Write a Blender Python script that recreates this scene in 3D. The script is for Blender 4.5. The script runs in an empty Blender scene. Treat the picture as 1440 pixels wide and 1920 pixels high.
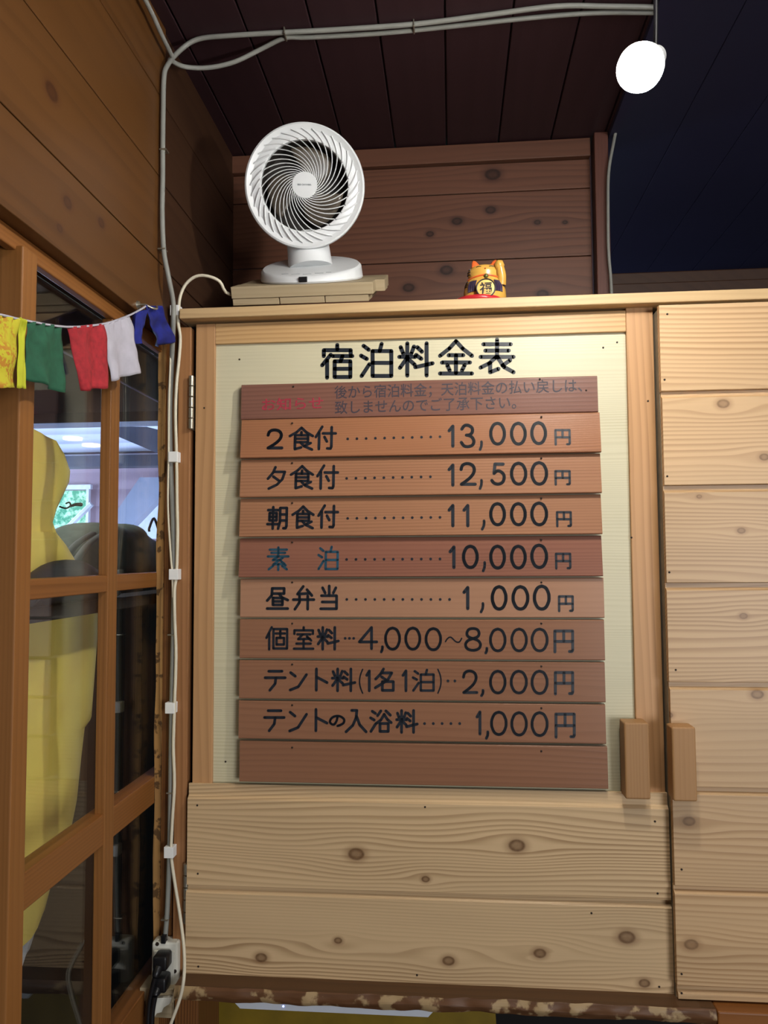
import bpy, bmesh, math, random
from mathutils import Vector, Matrix, noise

random.seed(7)
S = bpy.context.scene
COL = S.collection

# ------------------------------------------------------------------ camera
F_PX = 1440.0                       # focal length in pixels of the 1440x1920 frame
CAM = Vector((0.0, -1.35, 1.60))
_y, _p, _r = math.radians(5.0), math.radians(3.33), math.radians(0.33)
FWD = Vector((-math.sin(_y) * math.cos(_p), math.cos(_y) * math.cos(_p), math.sin(_p)))
_rt = Vector((math.cos(_y), math.sin(_y), 0))
_up = _rt.cross(FWD)
RT = math.cos(_r) * _rt - math.sin(_r) * _up
UP = math.cos(_r) * _up + math.sin(_r) * _rt
cd = bpy.data.cameras.new('camera')
cam = bpy.data.objects.new('camera', cd)
COL.objects.link(cam)
cd.sensor_fit = 'VERTICAL'
cd.sensor_height = 36.0
cd.lens = 36.0 * F_PX / 1920.0
cd.clip_start = 0.02
cam.matrix_world = Matrix(((RT.x, UP.x, -FWD.x, CAM.x), (RT.y, UP.y, -FWD.y, CAM.y),
                           (RT.z, UP.z, -FWD.z, CAM.z), (0, 0, 0, 1)))
S.camera = cam

# ------------------------------------------------------------------ exposure, world, big lights
S.view_settings.view_transform = 'Standard'
S.view_settings.look = 'None'
S.view_settings.gamma = 1.0
S.view_settings.use_curve_mapping = False
S.view_settings.exposure = 0.06

BULB_STRENGTH = 500.0
W = bpy.data.worlds.new('world')
S.world = W
W.use_nodes = True
W.node_tree.nodes['Background'].inputs[0].default_value = (0.75, 0.82, 1.0, 1)
W.node_tree.nodes['Background'].inputs[1].default_value = 0.10


def area(name, loc, target, sx, sy, power, color):
    l = bpy.data.lights.new(name, 'AREA')
    l.shape = 'RECTANGLE'
    l.size, l.size_y, l.energy, l.color = sx, sy, power, color
    o = bpy.data.objects.new(name, l)
    COL.objects.link(o)
    o.location = loc
    o.rotation_euler = (Vector(target) - Vector(loc)).to_track_quat('-Z', 'Y').to_euler()
    return o


area('room_ceiling_light', (0.40, -0.85, 2.52), (0.15, -0.25, 0.6), 0.35, 0.25, 5.5, (1.0, 0.95, 0.86))
area('room_window_light', (2.0, -3.6, 1.4), (0.1, 0, 1.1), 1.2, 1.3, 66.0, (0.95, 0.97, 1.0))  # added fill from behind right, no window stands there
area('annex_window_light', (-3.6, 3.0, 1.9), (-1.6, 2.6, 2.3), 1.2, 0.9, 110.0, (0.50, 0.66, 1.0))
area('annex_ceiling_light', (-1.7, 0.5, 2.45), (-1.1, 0.3, 1.6), 0.5, 0.5, 11.0, (1.0, 0.95, 0.85))  # added unseen lamp to brighten the backpack and raincoat
area('annex_daylight', (-1.2, 2.1, 1.0), (-1.5, 3.0, 2.3), 0.8, 0.8, 60.0, (0.50, 0.66, 1.0))


# ------------------------------------------------------------------ pixel helpers: where on a real plane a sight line lands
def ray(px, py):
    return FWD + (px - 720.0) / F_PX * RT - (py - 960.0) / F_PX * UP


def P(px, py, Y=0.0):
    d = ray(px, py)
    return CAM + d * ((Y - CAM.y) / d.y)


def PX(px, py, X):
    d = ray(px, py)
    return CAM + d * ((X - CAM.x) / d.x)


def PZ(px, py, Z):
    d = ray(px, py)
    return CAM + d * ((Z - CAM.z) / d.z)


# ------------------------------------------------------------------ materials
def lin(c):
    c = c / 255.0
    return c / 12.92 if c <= 0.04045 else ((c + 0.055) / 1.055) ** 2.4


def rgb(h):
    h = h.lstrip('#')
    return tuple(lin(int(h[i:i + 2], 16)) for i in (0, 2, 4)) + (1.0,)


def new_mat(name):
    m = bpy.data.materials.new(name)
    m.use_nodes = True
    nt = m.node_tree
    return m, nt, nt.nodes['Principled BSDF']


def plain(name, h, rough=0.5, metal=0.0, var=0.08, scale=40.0, spec=0.5, trans=0.0):
    m, nt, b = new_mat(name)
    N, L = nt.nodes, nt.links
    n = N.new('ShaderNodeTexNoise')
    n.inputs['Scale'].default_value = scale
    n.inputs['Detail'].default_value = 4
    tc = N.new('ShaderNodeTexCoord')
    L.new(tc.outputs['Object'], n.inputs['Vector'])
    r = N.new('ShaderNodeValToRGB')
    c = rgb(h)
    r.color_ramp.elements[0].position = 0.3
    r.color_ramp.elements[1].position = 0.7
    r.color_ramp.elements[0].color = tuple(x * (1 - var) for x in c[:3]) + (1,)
    r.color_ramp.elements[1].color = tuple(min(1, x * (1 + var)) for x in c[:3]) + (1,)
    L.new(n.outputs['Fac'], r.inputs['Fac'])
    L.new(r.outputs['Color'], b.inputs['Base Color'])
    b.inputs['Roughness'].default_value = rough
    b.inputs['Metallic'].default_value = metal
    b.inputs['Specular IOR Level'].default_value = spec
    if trans:
        b.inputs['Transmission Weight'].default_value = trans
    return m


class NB:
    """tiny node builder"""
    def __init__(self, nt):
        self.nt = nt

    def val(self, sock, v):
        if hasattr(v, 'is_linked') or hasattr(v, 'links'):
            self.nt.links.new(v, sock)
        else:
            sock.default_value = v

    def math(self, op, a, b=None, c=None, clamp=False):
        n = self.nt.nodes.new('ShaderNodeMath')
        n.operation = op
        n.use_clamp = clamp
        self.val(n.inputs[0], a)
        if b is not None:
            self.val(n.inputs[1], b)
        if c is not None:
            self.val(n.inputs[2], c)
        return n.outputs[0]

    def noise(self, vec, scale, detail=2.0, w=None, rough=0.5):
        n = self.nt.nodes.new('ShaderNodeTexNoise')
        n.noise_dimensions = '4D' if w is not None else '3D'
        self.nt.links.new(vec, n.inputs['Vector'])
        n.inputs['Scale'].default_value = scale
        n.inputs['Detail'].default_value = detail
        n.inputs['Roughness'].default_value = rough
        if w is not None:
            self.val(n.inputs['W'], w)
        return n.outputs['Fac']

    def vec(self, x, y, z):
        n = self.nt.nodes.new('ShaderNodeCombineXYZ')
        self.val(n.inputs[0], x)
        self.val(n.inputs[1], y)
        self.val(n.inputs[2], z)
        return n.outputs[0]

    def mix(self, f, a, b, blend='MIX'):
        n = self.nt.nodes.new('ShaderNodeMix')
        n.data_type = 'RGBA'
        n.blend_type = blend
        self.val(n.inputs['Factor'], f)
        self.val(n.inputs['A'], a)
        self.val(n.inputs['B'], b)
        return n.outputs['Result']

    def ss(self, v, lo, hi):
        n = self.nt.nodes.new('ShaderNodeMapRange')
        n.interpolation_type = 'SMOOTHSTEP'
        self.val(n.inputs['Value'], v)
        n.inputs['From Min'].default_value = lo
        n.inputs['From Max'].default_value = hi
        return n.outputs['Result']


def wood(name, light, dark, axis='X', freq=95.0, warp=0.030, contrast=0.75, rough=0.45, knots=(),
         knot='#5a3320', tone=0.10, fibre=0.12, coat=0.0, bump=0.05, blotch=None, spec=0.35):
    """sawn softwood: growth lines along `axis`, bowing round the knots given as (u, v, radius)"""
    m, nt, b = new_mat(name)
    B = NB(nt)
    g = nt.nodes.new('ShaderNodeNewGeometry')
    sp = nt.nodes.new('ShaderNodeSeparateXYZ')
    nt.links.new(g.outputs['Position'], sp.inputs[0])
    oi = nt.nodes.new('ShaderNodeObjectInfo')
    seed = B.math('MULTIPLY', oi.outputs['Random'], 37.0)
    X, Y, Z = sp.outputs
    u, v, w = {'X': (X, Z, Y), 'Z': (Z, X, Y), 'Y': (Y, Z, X)}[axis]
    vd = B.math('ADD', v, B.math('MULTIPLY', w, 0.6))
    kmask = kcore = None
    for ku, kv, kr in knots:
        du = B.math('MULTIPLY', B.math('SUBTRACT', u, ku), 0.72)
        dv = B.math('SUBTRACT', v, kv)
        d2 = B.math('ADD', B.math('MULTIPLY', du, du), B.math('MULTIPLY', dv, dv))
        du2 = B.math('MULTIPLY', du, 0.5)
        e2 = B.math('ADD', B.math('MULTIPLY', du2, du2), B.math('MULTIPLY', dv, dv))
        gauss = B.math('EXPONENT', B.math('MULTIPLY', e2, -1.0 / (2.6 * kr) ** 2))
        vd = B.math('SUBTRACT', vd, B.math('MULTIPLY', B.math('MULTIPLY', dv, gauss), 0.92))
        d = B.math('SQRT', d2)
        ms = B.math('MULTIPLY', B.ss(d, kr * 1.05, kr * 0.72), B.math('ADD', 0.45, B.math('MULTIPLY', B.ss(d, kr * 0.25, kr * 0.8), 0.55)))
        core = B.ss(d, kr * 1.9, kr * 0.7)
        kmask = ms if kmask is None else B.math('MAXIMUM', kmask, ms)
        kcore = core if kcore is None else B.math('MAXIMUM', kcore, core)
    n1 = B.noise(B.vec(B.math('MULTIPLY', u, 0.9), B.math('MULTIPLY', v, 4.5), B.math('MULTIPLY', w, 4.5)), 1.0, 1.5, seed)
    n2 = B.noise(B.vec(B.math('MULTIPLY', u, 5.0), B.math('MULTIPLY', v, 30.0), w), 1.0, 3.0, seed)
    vv = B.math('ADD', vd, B.math('MULTIPLY', B.math('SUBTRACT', n1, 0.5), warp * 4.0))
    vv = B.math('ADD', vv, B.math('MULTIPLY', B.math('SUBTRACT', n2, 0.5), warp * 0.16))
    n3 = B.noise(B.vec(B.math('MULTIPLY', u, 0.25), B.math('MULTIPLY', v, 11.0), B.math('MULTIPLY', w, 2.0)), 1.0, 1.0, B.math('ADD', seed, 5.0))
    vv = B.math('ADD', vv, B.math('MULTIPLY', B.math('SUBTRACT', n3, 0.5), 0.085))
    ph = B.math('FRACT', B.math('MULTIPLY', vv, freq))
    line = B.math('MULTIPLY', B.ss(ph, 0.25, 0.88), B.math('SUBTRACT', 1.0, B.ss(ph, 0.90, 1.0)))
    strength = B.ss(B.noise(B.vec(B.math('MULTIPLY', u, 1.0), B.math('MULTIPLY', v, 14.0), w), 1.0, 2.0, seed), 0.28, 0.72)
    line = B.math('MULTIPLY', line, B.math('ADD', B.math('MULTIPLY', strength, 0.85), 0.15))
    fib = B.noise(B.vec(B.math('MULTIPLY', u, 9.0), B.math('MULTIPLY', v, 520.0), B.math('MULTIPLY', w, 520.0)), 1.0, 3.0, seed, 0.6)
    big = B.noise(B.vec(B.math('MULTIPLY', u, 2.2), B.math('MULTIPLY', v, 11.0), w), 1.0, 2.0, B.math('ADD', seed, 11.0))
    col = B.mix(B.math('MULTIPLY', line, contrast), rgb(light), rgb(dark))
    tv = B.math('ADD', 1.0 - fibre * 0.5, B.math('MULTIPLY', fib, fibre))
    tv = B.math('MULTIPLY', tv, B.math('ADD', 1.0 - tone, B.math('MULTIPLY', big, tone * 2.0)))
    tv = B.math('MULTIPLY', tv, B.math('ADD', 1.0 - tone * 0.5, B.math('MULTIPLY', oi.outputs['Random'], tone)))
    col = B.mix(1.0, col, B.vec(tv, tv, tv), 'MULTIPLY')
    if blotch:
        bn = B.noise(g.outputs['Position'], blotch[1], 5.0)
        col = B.mix(B.math('MULTIPLY', B.ss(bn, blotch[2], blotch[2] + 0.08), blotch[3]), col, rgb(blotch[0]))
    if kmask is not None:
        col = B.mix(B.math('MULTIPLY', kcore, 0.5), col, rgb(knot), 'MIX')
        kn = B.noise(g.outputs['Position'], 160.0, 3.0)
        col = B.mix(B.math('MULTIPLY', kmask, B.math('ADD', 0.55, B.math('MULTIPLY', kn, 0.6))), col, tuple(c * 0.62 for c in rgb(knot)[:3]) + (1,))
    nt.links.new(col, b.inputs['Base Color'])
    b.inputs['Roughness'].default_value = rough
    b.inputs['Specular IOR Level'].default_value = spec
    if coat:
        b.inputs['Coat Weight'].default_value = coat
        b.inputs['Coat Roughness'].default_value = 0.22
    if bump:
        bp = nt.nodes.new('ShaderNodeBump')
        bp.inputs['Strength'].default_value = bump
        bp.inputs['Distance'].default_value = 0.002
        nt.links.new(B.math('ADD', line, B.math('MULTIPLY', fib, 0.6)), bp.inputs['Height'])
        nt.links.new(bp.outputs[0], b.inputs['Normal'])
    return m


def kn(px, py, Y, rp, axis='X'):
    q = P(px, py, Y)
    r = rp * (Y - CAM.y) / F_PX
    return (q.x, q.z, r) if axis == 'X' else (q.z, q.x, r)


# doors' knots where the photograph shows them
LK = [kn(668, 1601, -.012, 12), kn(969, 1585, -.012, 12), kn(798, 1648, -.012, 6), kn(490, 1795, -.012, 9),
      kn(634, 1763, -.012, 6), kn(841, 1801, -.012, 9), kn(1012, 1787, -.012, 9), kn(1175, 1757, -.012, 12),
      kn(1208, 1843, -.012, 8)]
RK = [kn(1356, 757, -.032, 9), kn(1433, 857, -.032, 7), kn(1311, 931, -.032, 4), kn(1390, 995, -.032, 6),
      kn(1394, 1155, -.032, 6), kn(1420, 1302, -.032, 9), kn(1254, 1341, -.032, 6), kn(1292, 1540, -.032, 9),
      kn(1296, 1771, -.032, 10)]
BK = [kn(924, 325, .40, 12), kn(920, 392, .40, 8), kn(857, 413, .40, 8), kn(806, 437, .40, 6), kn(837, 505, .40, 10),
      kn(766, 538, .40, 9), kn(1008, 415, .40, 5), kn(1018, 550, .40, 9), kn(1060, 415, .40, 4)]
WK = [(PX(97, 172, -.507).y, PX(97, 172, -.507).z, .012), (PX(127, 380, -.507).y, PX(127, 380, -.507).z, .009),
      (PX(190, 418, -.507).y, PX(190, 418, -.507).z, .008), (PX(112, 428, -.507).y, PX(112, 428, -.507).z, .006)]

M = {}
M['pine_left'] = wood('pine_planks_left', '#ccae86', '#8d6c48', knots=LK, knot='#7a5638', freq=125, warp=.022, rough=.30, contrast=.8, tone=.16, spec=.5)
M['pine_right'] = wood('pine_planks_right', '#c9a67c', '#9b744a', knots=RK, knot='#98714a', freq=105, warp=.026, rough=.42, contrast=.75, tone=.16, spec=.45)
M['pine_frame_x'] = wood('pine_frame_rail', '#cba472', '#a2774a', freq=110, warp=.02, rough=.45, contrast=.6)
M['pine_frame_z'] = wood('pine_frame_stile', '#bb8f63', '#906640', axis='Z', freq=75, warp=.024, rough=.45, contrast=.6)
M['face_stile'] = wood('face_stile_wood', '#a5744a', '#7f5230', axis='Z', freq=75, warp=.024, rough=.45, contrast=.7)  # shade on this stile put into a darker, oranger pine
M['shelf_top'] = wood('pine_top_board', '#c9a97c', '#a37f55', freq=90, warp=.03, rough=.5, contrast=.45)
M['panel'] = wood('cream_panel', '#cdc5a6', '#b9b08c', freq=190, warp=.012, rough=.42, contrast=.6, tone=.05, spec=.5)
M['handle'] = wood('handle_block', '#a87e52', '#94693f', axis='Z', freq=150, warp=.008, rough=.5, contrast=.4)
M['wall_wood'] = wood('stained_wall_boards', '#5f3d1d', '#4b2e14', axis='Y', freq=26, warp=.05, rough=.38, contrast=.6, knots=WK, knot='#4a2a18', tone=.16)
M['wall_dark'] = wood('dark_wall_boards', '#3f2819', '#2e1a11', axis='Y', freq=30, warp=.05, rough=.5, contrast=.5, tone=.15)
M['back_wood'] = wood('back_wall_boards', '#6a4534', '#4a2e23', freq=60, warp=.04, rough=.45, contrast=.6, knots=BK, knot='#2a1712', tone=.18)
M['ceiling'] = wood('ceiling_boards', '#342125', '#28181b', axis='Y', freq=40, warp=.03, rough=.5, contrast=.4, tone=.2, spec=.25)
M['sash'] = wood('sash_wood', '#8a5a2c', '#6f441c', axis='Z', freq=140, warp=.012, rough=.42, contrast=.6, tone=.12)
M['sash_y'] = wood('sash_rail_wood', '#87562a', '#6b4019', axis='Y', freq=130, warp=.012, rough=.42, contrast=.6, tone=.12)
M['post'] = wood('corner_post_wood', '#7d5028', '#4f2d14', axis='Z', freq=160, warp=.012, rough=.5, contrast=.9)
M['bark_edge'] = wood('rough_edge_wood', '#a67c48', '#5a3c1c', axis='Z', freq=70, warp=.03, rough=.75, contrast=.9, bump=.4, blotch=('#3a2412', 60, .55, .8))
M['live_edge'] = wood('live_edge_wood', '#68452a', '#482e1a', freq=70, warp=.03, rough=.5, contrast=.6, bump=.2, blotch=('#b59a70', 30, .51, .75))
M['live_top'] = wood('counter_top_wood', '#5d4026', '#46301c', freq=60, warp=.03, rough=.55, contrast=.5)
M['riser'] = wood('pale_offcut_wood', '#a89779', '#8c7a5a', freq=110, warp=.02, rough=.6, contrast=.45)
M['dark_slot'] = plain('dark_interior', '#120d0a', .9)
M['navy'] = plain('dark_slate_boards', '#262440', .7, scale=3)  # blue lens glare around the lamp painted into the boards
BOARD = {
    'a': wood('board_dark_brown', '#80584a', '#64443a', freq=150, warp=.010, rough=.34, contrast=.5, coat=.2, tone=.1),
    'b': wood('board_orange_brown', '#9f6c4c', '#7d5139', freq=150, warp=.012, rough=.3, contrast=.65, coat=.15, tone=.12),
    'c': wood('board_warm_brown', '#a07254', '#80553d', freq=140, warp=.012, rough=.3, contrast=.6, coat=.15, tone=.12),
    'd': wood('board_red_brown', '#8a5c4a', '#6d4538', freq=140, warp=.012, rough=.28, contrast=.6, coat=.15, tone=.14),
    'e': wood('board_rosy_brown', '#a57b60', '#8a6048', freq=110, warp=.014, rough=.28, contrast=.45, coat=.15, tone=.1),
    'f': wood('board_deep_brown', '#8e644b', '#724d39', freq=100, warp=.02, rough=.26, contrast=.45, coat=.15, tone=.1),
}
M['ink'] = plain('dark_blue_black_paint', '#1a2029', .38, var=.15)
M['ink_teal'] = plain('faded_teal_black_paint', '#27495a', .3, var=.2)  # bluer and lighter than the other lettering
M['ink_faded'] = plain('weathered_grey_paint', '#3b3139', .6, var=.2)
M['ink_red'] = plain('faded_red_paint', '#a02c3e', .6, var=.25, scale=150)
M['nail'] = plain('nail_steel', '#2c211a', .6, .4)
M['steel'] = plain('hinge_steel', '#b9b4a4', .35, .9)
M['white_plastic'] = plain('white_plastic', '#d8dadb', .35, var=.03)
M['white_box'] = plain('white_outlet_plastic', '#dedccf', .35, var=.04)
M['blade'] = plain('beige_fan_blade', '#574e43', .3, var=.05)
M['logo'] = plain('grey_logo_ink', '#777d80', .5)
M['black_plastic'] = plain('black_plastic', '#101013', .4, var=.1)
M['fan_inside'] = plain('dark_fan_inside', '#2a2420', .7)
M['grey_cable'] = plain('grey_cable_sheath', '#8b8b84', .5, var=.06)
M['white_cord'] = plain('white_cord_sheath', '#d6cdb6', .45, var=.05)
M['tape'] = plain('white_tape', '#e8e8e6', .5, var=.03)
M['gold'] = plain('yellow_ceramic', '#cb9b46', .25, var=.08, scale=60)
M['red_ceramic'] = plain('red_ceramic', '#b3262c', .3)
M['orange_ceramic'] = plain('orange_ceramic', '#d2602c', .3)
M['black_ceramic'] = plain('black_ceramic', '#1b1418', .35)
M['navy_ceramic'] = plain('navy_ceramic', '#3a2f45', .35)
M['cream_ceramic'] = plain('cream_ceramic', '#dcb566', .3)
M['bell'] = plain('bell_metal', '#6a6a3a', .4, .5)
M['cloth_green'] = plain('green_cotton', '#1b5239', .85, var=.2, scale=90)
M['cloth_red'] = plain('red_cotton', '#9c2029', .85, var=.25, scale=130)
M['cloth_white'] = plain('white_cotton', '#b0adb8', .85, var=.08, scale=60)
M['cloth_blue'] = plain('blue_cotton', '#101a70', .85, var=.35, scale=60)
M['coat'] = plain('yellow_rubberised_cloth', '#ffe06e', .5, var=.08, scale=14)
M['pack'] = plain('grey_green_nylon', '#83958e', .7, var=.14, scale=30)
M['bag'] = plain('charcoal_nylon', '#33363a', .7, var=.2, scale=30)
M['yellow_panel'] = plain('olive_yellow_paint', '#80680f', .6, var=.15, scale=20)
M['white_device'] = plain('white_device_shell', '#d4d9e2', .35, var=.02)
M['annex_ceiling'] = wood('annex_ceiling_boards', '#c9ccd6', '#9a9ca8', axis='X', freq=5.0, warp=.003, contrast=.9, rough=.6)
M['annex_wall'] = plain('annex_grey_wall', '#8b8f9c', .7, var=.08, scale=6)
M['annex_dark'] = plain('annex_dark_beam', '#565963', .7, var=.15, scale=8)
M['annex_red'] = wood('annex_red_boards', '#a48e95', '#86707a', freq=9, warp=.004, contrast=.8, rough=.6)
M['annex_black'] = plain('annex_dark_wall', '#1b1a1a', .8, var=.2, scale=5)
M['annex_white'] = plain('annex_white_trim', '#d5d8de', .5)


def yellow_print():
    m, nt, b = new_mat('yellow_printed_cotton')
    B = NB(nt)
    tc = nt.nodes.new('ShaderNodeTexCoord')
    n = B.noise(tc.outputs['Object'], 190.0, 3.0)
    n2 = B.noise(tc.outputs['Object'], 40.0, 2.0)
    f = B.math('MULTIPLY', B.ss(n, .48, .56), B.ss(n2, .38, .55))
    col = B.mix(f, rgb('#bdb428'), rgb('#b57a22'))
    nt.links.new(col, b.inputs['Base Color'])
    b.inputs['Roughness'].default_value = .85
    return m


M['cloth_yellow'] = yellow_print()


def glass_mat():
    m = bpy.data.materials.new('window_glass')
    m.use_nodes = True
    nt = m.node_tree
    nt.nodes.clear()
    o = nt.nodes.new('ShaderNodeOutputMaterial')
    t = nt.nodes.new('ShaderNodeBsdfTransparent')
    t.inputs[0].default_value = (.96, .97, .97, 1)
    g = nt.nodes.new('ShaderNodeBsdfGlossy')
    g.inputs['Roughness'].default_value = .004
    lw = nt.nodes.new('ShaderNodeLayerWeight')
    lw.inputs['Blend'].default_value = .5
    B = NB(nt)
    pw = B.math('ADD', .04, B.math('MULTIPLY', B.math('POWER', lw.outputs['Facing'], 5.0), .96))
    mx = nt.nodes.new('ShaderNodeMixShader')
    nt.links.new(pw, mx.inputs[0])
    nt.links.new(t.outputs[0], mx.inputs[1])
    nt.links.new(g.outputs[0], mx.inputs[2])
    nt.links.new(mx.outputs[0], o.inputs[0])
    return m


M['glass'] = glass_mat()


def emit(name, color, strength):
    m = bpy.data.materials.new(name)
    m.use_nodes = True
    nt = m.node_tree
    nt.nodes.clear()
    o = nt.nodes.new('ShaderNodeOutputMaterial')
    e = nt.nodes.new('ShaderNodeEmission')
    e.inputs[0].default_value = color
    e.inputs[1].default_value = strength
    nt.links.new(e.outputs[0], o.inputs[0])
    return m


M['bulb'] = emit('glowing_bulb_dome', (1.0, .97, .90, 1), BULB_STRENGTH)
M['led_blue'] = emit('blue_indicator', (.25, .35, 1, 1), 6.0)
M['panel_lamp'] = emit('annex_lamp_glow', (1, .95, .7, 1), 2.2)


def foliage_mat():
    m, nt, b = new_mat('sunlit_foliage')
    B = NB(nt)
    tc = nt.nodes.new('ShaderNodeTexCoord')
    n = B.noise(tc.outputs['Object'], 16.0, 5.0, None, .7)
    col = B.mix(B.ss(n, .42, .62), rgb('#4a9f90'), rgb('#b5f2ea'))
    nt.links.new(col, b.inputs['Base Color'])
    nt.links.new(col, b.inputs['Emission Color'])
    b.inputs['Emission Strength'].default_value = 1.7  # leaves glow by themselves in place of daylight
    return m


M['foliage'] = foliage_mat()


# ------------------------------------------------------------------ mesh helpers
def wloc(o):
    v = Vector((0, 0, 0))
    while o is not None:
        v = v + Vector(o.location)
        o = o.parent
    return v


def obj(name, bm, mat, parent=None, smooth=None, origin=None):
    """link bm (in room coordinates) as one mesh object under parent"""
    base = wloc(parent) if parent else Vector((0, 0, 0))
    if origin is not None:
        base = Vector(origin)
    bmesh.ops.translate(bm, verts=bm.verts, vec=-base)
    bmesh.ops.recalc_face_normals(bm, faces=bm.faces)
    me = bpy.data.meshes.new(name)
    bm.to_mesh(me)
    bm.free()
    if mat is not None:
        me.materials.append(mat)
    if smooth:
        me.shade_smooth()
        me.set_sharp_from_angle(angle=math.radians(smooth))
    o = bpy.data.objects.new(name, me)
    COL.objects.link(o)
    if parent is not None:
        o.parent = parent
        o.location = base - wloc(parent)
    else:
        o.location = base
    return o


def tag(o, label, cat, group=None, kind=None):
    if label:
        o['label'] = label
    if cat:
        o['category'] = cat
    if group:
        o['group'] = group
    if kind:
        o['kind'] = kind
    return o


def thing(name, label, cat, loc, group=None):
    o = bpy.data.objects.new(name, None)
    o.empty_display_size = .03
    COL.objects.link(o)
    o.location = loc
    return tag(o, label, cat, group)


def struct(name, bm, mat, label=None, parent=None, smooth=None):
    o = obj(name, bm, mat, parent, smooth)
    if parent is None:
        o['kind'] = 'structure'
        if label:
            o['label'] = label
    return o


def box(bm, x0, x1, y0, y1, z0, z1, bev=0.0, mat=None):
    m = Matrix.Translation(((x0 + x1) / 2, (y0 + y1) / 2, (z0 + z1) / 2)) @ Matrix.Diagonal((abs(x1 - x0), abs(y1 - y0), abs(z1 - z0), 1))
    r = bmesh.ops.create_cube(bm, size=1.0, matrix=m)
    if bev:
        es = list({e for v in r['verts'] for e in v.link_edges})
        bmesh.ops.bevel(bm, geom=es, offset=bev, segments=3, profile=.5, affect='EDGES')
    return bm


def BX(*a, **k):
    return box(bmesh.new(), *a, **k)


def xform(bm, m):
    bmesh.ops.transform(bm, matrix=m, verts=bm.verts)
    return bm


def prism(bm, pts, a, n):
    """extrude closed outline pts (Vectors) by vector n, starting at offset a"""
    v0 = [bm.verts.new(Vector(p) + a) for p in pts]
    v1 = [bm.verts.new(Vector(p) + a + n) for p in pts]
    k = len(pts)
    bm.faces.new(v0)
    bm.faces.new(v1[::-1])
    for i in range(k):
        bm.faces.new((v0[i], v1[i], v1[(i + 1) % k], v0[(i + 1) % k]))
    return bm


def catmull(pts, n=6):
    pts = [Vector(p) for p in pts]
    if len(pts) < 3:
        return pts
    out = []
    for i in range(len(pts) - 1):
        p0 = pts[max(0, i - 1)]
        p1, p2 = pts[i], pts[i + 1]
        p3 = pts[min(len(pts) - 1, i + 2)]
        for k in range(n):
            t = k / n
            out.append(.5 * ((2 * p1) + (p2 - p0) * t + (2 * p0 - 5 * p1 + 4 * p2 - p3) * t * t + (3 * p1 - p0 - 3 * p2 + p3) * t ** 3))
    out.append(pts[-1])
    return out


def tube(bm, pts, r, seg=8, smooth=5, flat=1.0):
    pts = catmull(pts, smooth) if smooth else [Vector(p) for p in pts]
    rings = []
    t0 = (pts[1] - pts[0]).normalized()
    a = Vector((0, 0, 1)) if abs(t0.z) < .9 else Vector((0, 1, 0))
    nrm = (a - t0 * a.dot(t0)).normalized()
    for i, p in enumerate(pts):
        t = (pts[min(i + 1, len(pts) - 1)] - pts[max(i - 1, 0)])
        if t.length < 1e-9:
            t = t0
        t.normalize()
        nrm = (nrm - t * nrm.dot(t)).normalized()
        bn = t.cross(nrm)
        rr = r(i / (len(pts) - 1)) if callable(r) else r
        rings.append([bm.verts.new(p + (nrm * math.cos(k * 2 * math.pi / seg) * flat + bn * math.sin(k * 2 * math.pi / seg)) * rr) for k in range(seg)])
    for a_, b_ in zip(rings, rings[1:]):
        for k in range(seg):
            bm.faces.new((a_[k], a_[(k + 1) % seg], b_[(k + 1) % seg], b_[k]))
    bm.faces.new(rings[0][::-1])
    bm.faces.new(rings[-1])
    return bm


def lathe(bm, prof, seg=32, mat=None, sx=1.0, sy=1.0):
    """revolve (radius, height) profile round local z, then place with mat"""
    mat = mat or Matrix.Identity(4)
    rings = []
    for r, h in prof:
        if r < 1e-6:
            rings.append([bm.verts.new(mat @ Vector((0, 0, h)))])
        else:
            rings.append([bm.verts.new(mat @ Vector((sx * r * math.cos(2 * math.pi * k / seg), sy * r * math.sin(2 * math.pi * k / seg), h))) for k in range(seg)])
    for a, b in zip(rings, rings[1:]):
        for k in range(seg):
            k2 = (k + 1) % seg
            if len(a) == 1 and len(b) == 1:
                break
            if len(a) == 1:
                bm.faces.new((a[0], b[k], b[k2]))
            elif len(b) == 1:
                bm.faces.new((a[k], a[k2], b[0]))
            else:
                bm.faces.new((a[k], a[k2], b[k2], b[k]))
    for rg, rev in ((rings[0], True), (rings[-1], False)):
        if len(rg) > 1:
            bm.faces.new(rg[::-1] if rev else rg)
    return bm


def frame(origin, zdir, up=(0, 0, 1)):
    z = Vector(zdir).normalized()
    x = Vector(up).cross(z).normalized()
    y = z.cross(x)
    return Matrix(((x.x, y.x, z.x, origin[0]), (x.y, y.y, z.y, origin[1]), (x.z, y.z, z.z, origin[2]), (0, 0, 0, 1)))


def nail_mesh(r=.0017):
    bm = bmesh.new()
    lathe(bm, [(0, 0), (r, 0), (r, .0007), (r * .6, .0012), (0, .0013)], 10, frame((0, 0, 0), (0, -1, 0)))
    me = bpy.data.meshes.new('nail')
    bm.to_mesh(me)
    bm.free()
    me.materials.append(M['nail'])
    return me


NAIL = nail_mesh()


def nail(px, py, Y, parent):
    q = P(px, py, Y)
    o = bpy.data.objects.new('nail', NAIL)
    COL.objects.link(o)
    o.parent = parent
    o.location = q - wloc(parent)
    return o


# ================================================================== SETTING
XL = -0.507           # face of the boarded left wall
ZC = 2.559            # ceiling
YB = 0.405            # wall behind the cabinet top

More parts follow.
